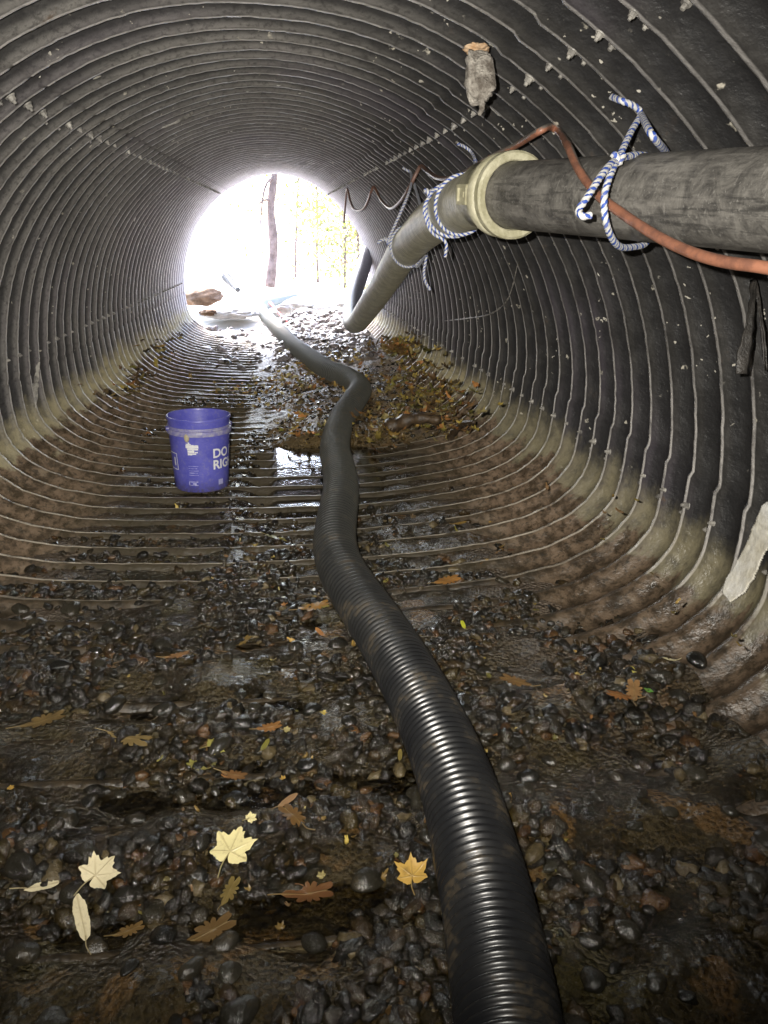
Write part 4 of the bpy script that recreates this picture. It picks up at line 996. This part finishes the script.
# stray marks of lime on the walls
def smear(pts, w, label):
    P = [hit(x, y, .008) for x, y in pts]; C, s = catmull(P, .012); n = len(C); V = []
    for k in range(n):
        Tn = C[min(k+1, n-1)]-C[max(k-1, 0)]; Tn /= np.linalg.norm(Tn); vd = C[k]-CAM; vd /= np.linalg.norm(vd)
        sd = np.cross(Tn, vd); sd /= np.linalg.norm(sd); q = w*(.5+vnoise(k*.6, 0, 4))*math.sin(math.pi*(k+.6)/(n+.2))**.4
        V += [C[k]-sd*q, C[k]-vd*.003, C[k]+sd*q]
    o = link('lime_smear', mesh_np('lime_smear', np.array(V), grid_faces(n, 3)), M['bolt']); return tag(o, label, 'stain')
smear([(39, 355), (37, 375), (35, 392), (36, 408)], .012, 'pale streak low on the left wall beside the seam')
smear([(444, 321), (470, 318), (490, 314), (505, 303), (512, 288), (518, 262)], .004, 'thin pale arc scratched across the right wall rings')
smear([(162, 128), (176, 122), (188, 116), (193, 112)], .008, 'short pale drip across the left roof rings')

# ------------------------------------------------------------------ OUTSIDE
gx = np.linspace(-60, 60, 90); gy = np.concatenate([np.linspace(9.59, 22, 90), np.linspace(22.5, 400, 40)])
GX, GY = np.meshgrid(gx, gy)
def out_z(X, Y):
    base = .20+.03*(fbm(X*.8, Y*.8, 77)-.5)*4*sstep(9.6, 10.5, Y)-.05
    slope = sstep(3, 9, np.abs(X))*2.2
    return base+slope*sstep(10, 14, Y)+sstep(20, 80, Y)*2.0-.10*sstep(10.0, 9.6, Y)
GZ = out_z(GX, GY)
gr = link('ground', mesh_np('ground', np.stack([GX, GY, GZ], -1).reshape(-1, 3), grid_faces(len(gy), len(gx))), M['ground']); tag(gr, kind='structure')
def rock(c, s, label, seed, mat='rock', ax=(0, 0, 1)):
    V, f = lump('rock', c, ax, s, None, '', '', seed, .35); o = link('rock', mesh_np('rock', V, f), M[mat], smooth=False); return tag(o, label, 'rock')
rock(at_far(203, 297, 10.2), (.24, .16, .10), 'brown boulder just outside the left edge of the opening', 1, 'brownrock')
rock(at_far(228, 313, 9.9), (.35, .2, .06), 'pale slab of rock on the ground left of the hose at the opening', 2)
rock(at_far(335, 308, 10.3), (.28, .2, .07), 'pale slab of rock right of the hose at the opening', 3)
rock(at_far(302, 305, 10.4), (.2, .2, .05), 'pale flat rock behind the hose at the opening', 4)
rock(at_far(322, 316, 9.5), (.12, .10, .05), 'small pale rock on the floor of the opening', 5)
rock(at_far(340, 313, 9.4), (.10, .08, .04), 'small pinkish rock at the right of the opening floor', 6)
for k in range(16):
    x = random.uniform(200, 350); rock(at_far(x, 314-abs(x-275)*.02+random.uniform(-9, 3), random.uniform(9.75, 10.6)), (random.uniform(.05, .13), random.uniform(.05, .09), random.uniform(.03, .06)), 'small rock in the broken line along the lip of the opening', 30+k, random.choice(['rock', 'brownrock', 'rock']))['group'] = 'small rocks along the lip of the opening'
a = at_far(270, 303, 10.6); b = at_far(287, 322, 9.3); stick([a, (a+b)/2, b], .022, 'red plastic tube lying across the opening floor behind the hose', 'red', 'tube', 'tube')
a = at_far(226, 277, 13.0); b = at_far(238, 290, 12.0); o = stick([a, (a+b)/2, b], .07, 'dark blue-grey pipe stub lying on the bright ground outside', 'rag', 'pipe_stub', 'pipe')
# tree trunk in the opening
def tree(name, base, top, r, limbs, leaves, label, spread, tint, seed, lsz=.05):
    r_ = np.random.default_rng(seed); root = empty(name, base); tag(root, label, 'tree' if name == 'tree' else 'shrub')
    base = np.array(base); top = np.array(top); mid = [base+(top-base)*t+np.array([r_.normal(0, .012)*np.linalg.norm(top-base)*.5, 0, 0]) for t in (.25, .5, .75)]
    C, s = catmull([base]+mid+[top], .08); rad = r*(1-.45*np.linspace(0, 1, len(C)))*(1+.08*np.sin(s*9))
    V, Fl = tube_np(C, rad, 12); link('trunk', pydata('trunk', V, Fl), M['bark'], root)
    Vs, Fs = [], []; tips = []
    for k in range(limbs):
        t = r_.uniform(.25, 1); p = base+(top-base)*t; q = p+r_.normal(0, 1, 3)*spread*.6+np.array([0, 0, spread*.25]); tips.append(q); tips.append((p+q)/2)
        C, s = catmull([p, (p+q)/2+r_.normal(0, .08, 3)*spread, q], .1); V, Fl = tube_np(C, np.linspace(r*.3, r*.08, len(C)), 6); Vs.append(V); Fs.append(Fl)
    if Vs: V, Fl = bolt_mix(Vs, Fs); link('limbs', pydata('limbs', V, Fl), M['bark'], root)
    if leaves:
        n = leaves; tips = np.array(tips); c = tips[r_.integers(0, len(tips), n)]+r_.normal(0, 1, (n, 3))*spread*.22
        a = r_.normal(0, 1, (n, 3)); a /= np.linalg.norm(a, axis=1)[:, None]; b = np.cross(a, r_.normal(0, 1, (n, 3))); b /= np.linalg.norm(b, axis=1)[:, None]
        sz = r_.uniform(.6, 1.3, (n, 1))*lsz; V = np.stack([c-a*sz, c+b*sz*.45, c+a*sz, c-b*sz*.45], 1).reshape(-1, 3)
        F4 = (np.arange(n)[:, None]*4+np.arange(4)[None]); ti = np.array(tint)[r_.integers(0, len(tint), n)]
        me = mesh_np('crown', V, F4, attrs=dict(vein=np.zeros(4*n)), colors=dict(tint=np.repeat(np.c_[ti, np.ones(n)], 4, 0)))
        link('crown', me, M['leaf'], root)
    return root
b = at_far(270, 287, 14); t = at_far(277, 120, 14); tree('tree', b, t, .085, 5, 0, 'slim purplish tree trunk standing alone in the bright opening', 1.2, [(0, 0, 0)], 3)
YGN = [(.42, .46, .10), (.34, .40, .08), (.52, .44, .12), (.22, .22, .07), (.38, .25, .09)]
spec = [(318, 285, 17, 150, 'leafy green shrub right of the lone trunk outside', 1.0, 1000), (345, 285, 15.5, 190, 'brownish yellow shrub at the right edge of the opening', .9, 1200), (296, 285, 19, 170, 'thin yellow shrub close behind the lone trunk', 1.0, 300), (360, 290, 13.5, 215, 'low ochre bush beside the right rim of the opening', .55, 420)]
for i, (x, y, Y, ty, lab, sp, n) in enumerate(spec):
    P = at_far(x, y, Y); P[2] = float(out_z(np.array([P[0]]), np.array([P[1]]))[0]); T_ = at_far(x+random.uniform(-4, 4), ty, Y)
    tree('shrub', P, T_, .03, 12, n, lab, sp, YGN, 20+i, .05)

# ------------------------------------------------------------------ LIGHT
w = bpy.data.worlds.new("World"); scene.world = w; w.use_nodes = True; nt = w.node_tree
sky = nt.nodes.new('ShaderNodeTexSky'); sky.sky_type = 'NISHITA'; sky.sun_disc = False; sky.sun_elevation = R_(52); sky.sun_rotation = R_(-25); sky.dust_density = 3.0; sky.air_density = 1.0
nt.links.new(sky.outputs[0], nt.nodes['Background'].inputs[0]); nt.nodes['Background'].inputs[1].default_value = 1.9
sl = bpy.data.lights.new('sun', 'SUN'); sl.energy = 7; sl.angle = R_(.6); sl.color = (1, .96, .9); so = bpy.data.objects.new('sun', sl); col.objects.link(so)
el, az = R_(52), R_(-25); sd = Vector((math.sin(az)*math.cos(el), math.cos(az)*math.cos(el), math.sin(el))); so.rotation_euler = sd.to_track_quat('Z', 'Y').to_euler(); so.location = (0, 20, 10)
# the phone's flash, lit in the photograph
fl = bpy.data.lights.new('phone_flash', 'SPOT'); fl.energy = 145; fl.spot_size = R_(112); fl.spot_blend = 1.0; fl.shadow_soft_size = .006; fl.color = (1, .95, .86)
fo = bpy.data.objects.new('phone_flash', fl); col.objects.link(fo); fo.location = CAM-RGT*.055+UPV*.035
aim = ray(335, 370); fo.rotation_euler = (-Vector(aim)).to_track_quat('Z', 'Y').to_euler()
fl.use_nodes = True; ln = fl.node_tree; em = ln.nodes['Emission']; fn = ln.nodes.new('ShaderNodeLightFalloff'); fn.inputs['Strength'].default_value = 1.0; ln.links.new(fn.outputs['Linear'], em.inputs['Strength'])

scene.view_settings.view_transform = 'Standard'; scene.view_settings.look = 'None'; scene.view_settings.exposure = 0; scene.view_settings.gamma = 1
scene.render.resolution_x = 768; scene.render.resolution_y = 1024
scene.render.engine = 'CYCLES'
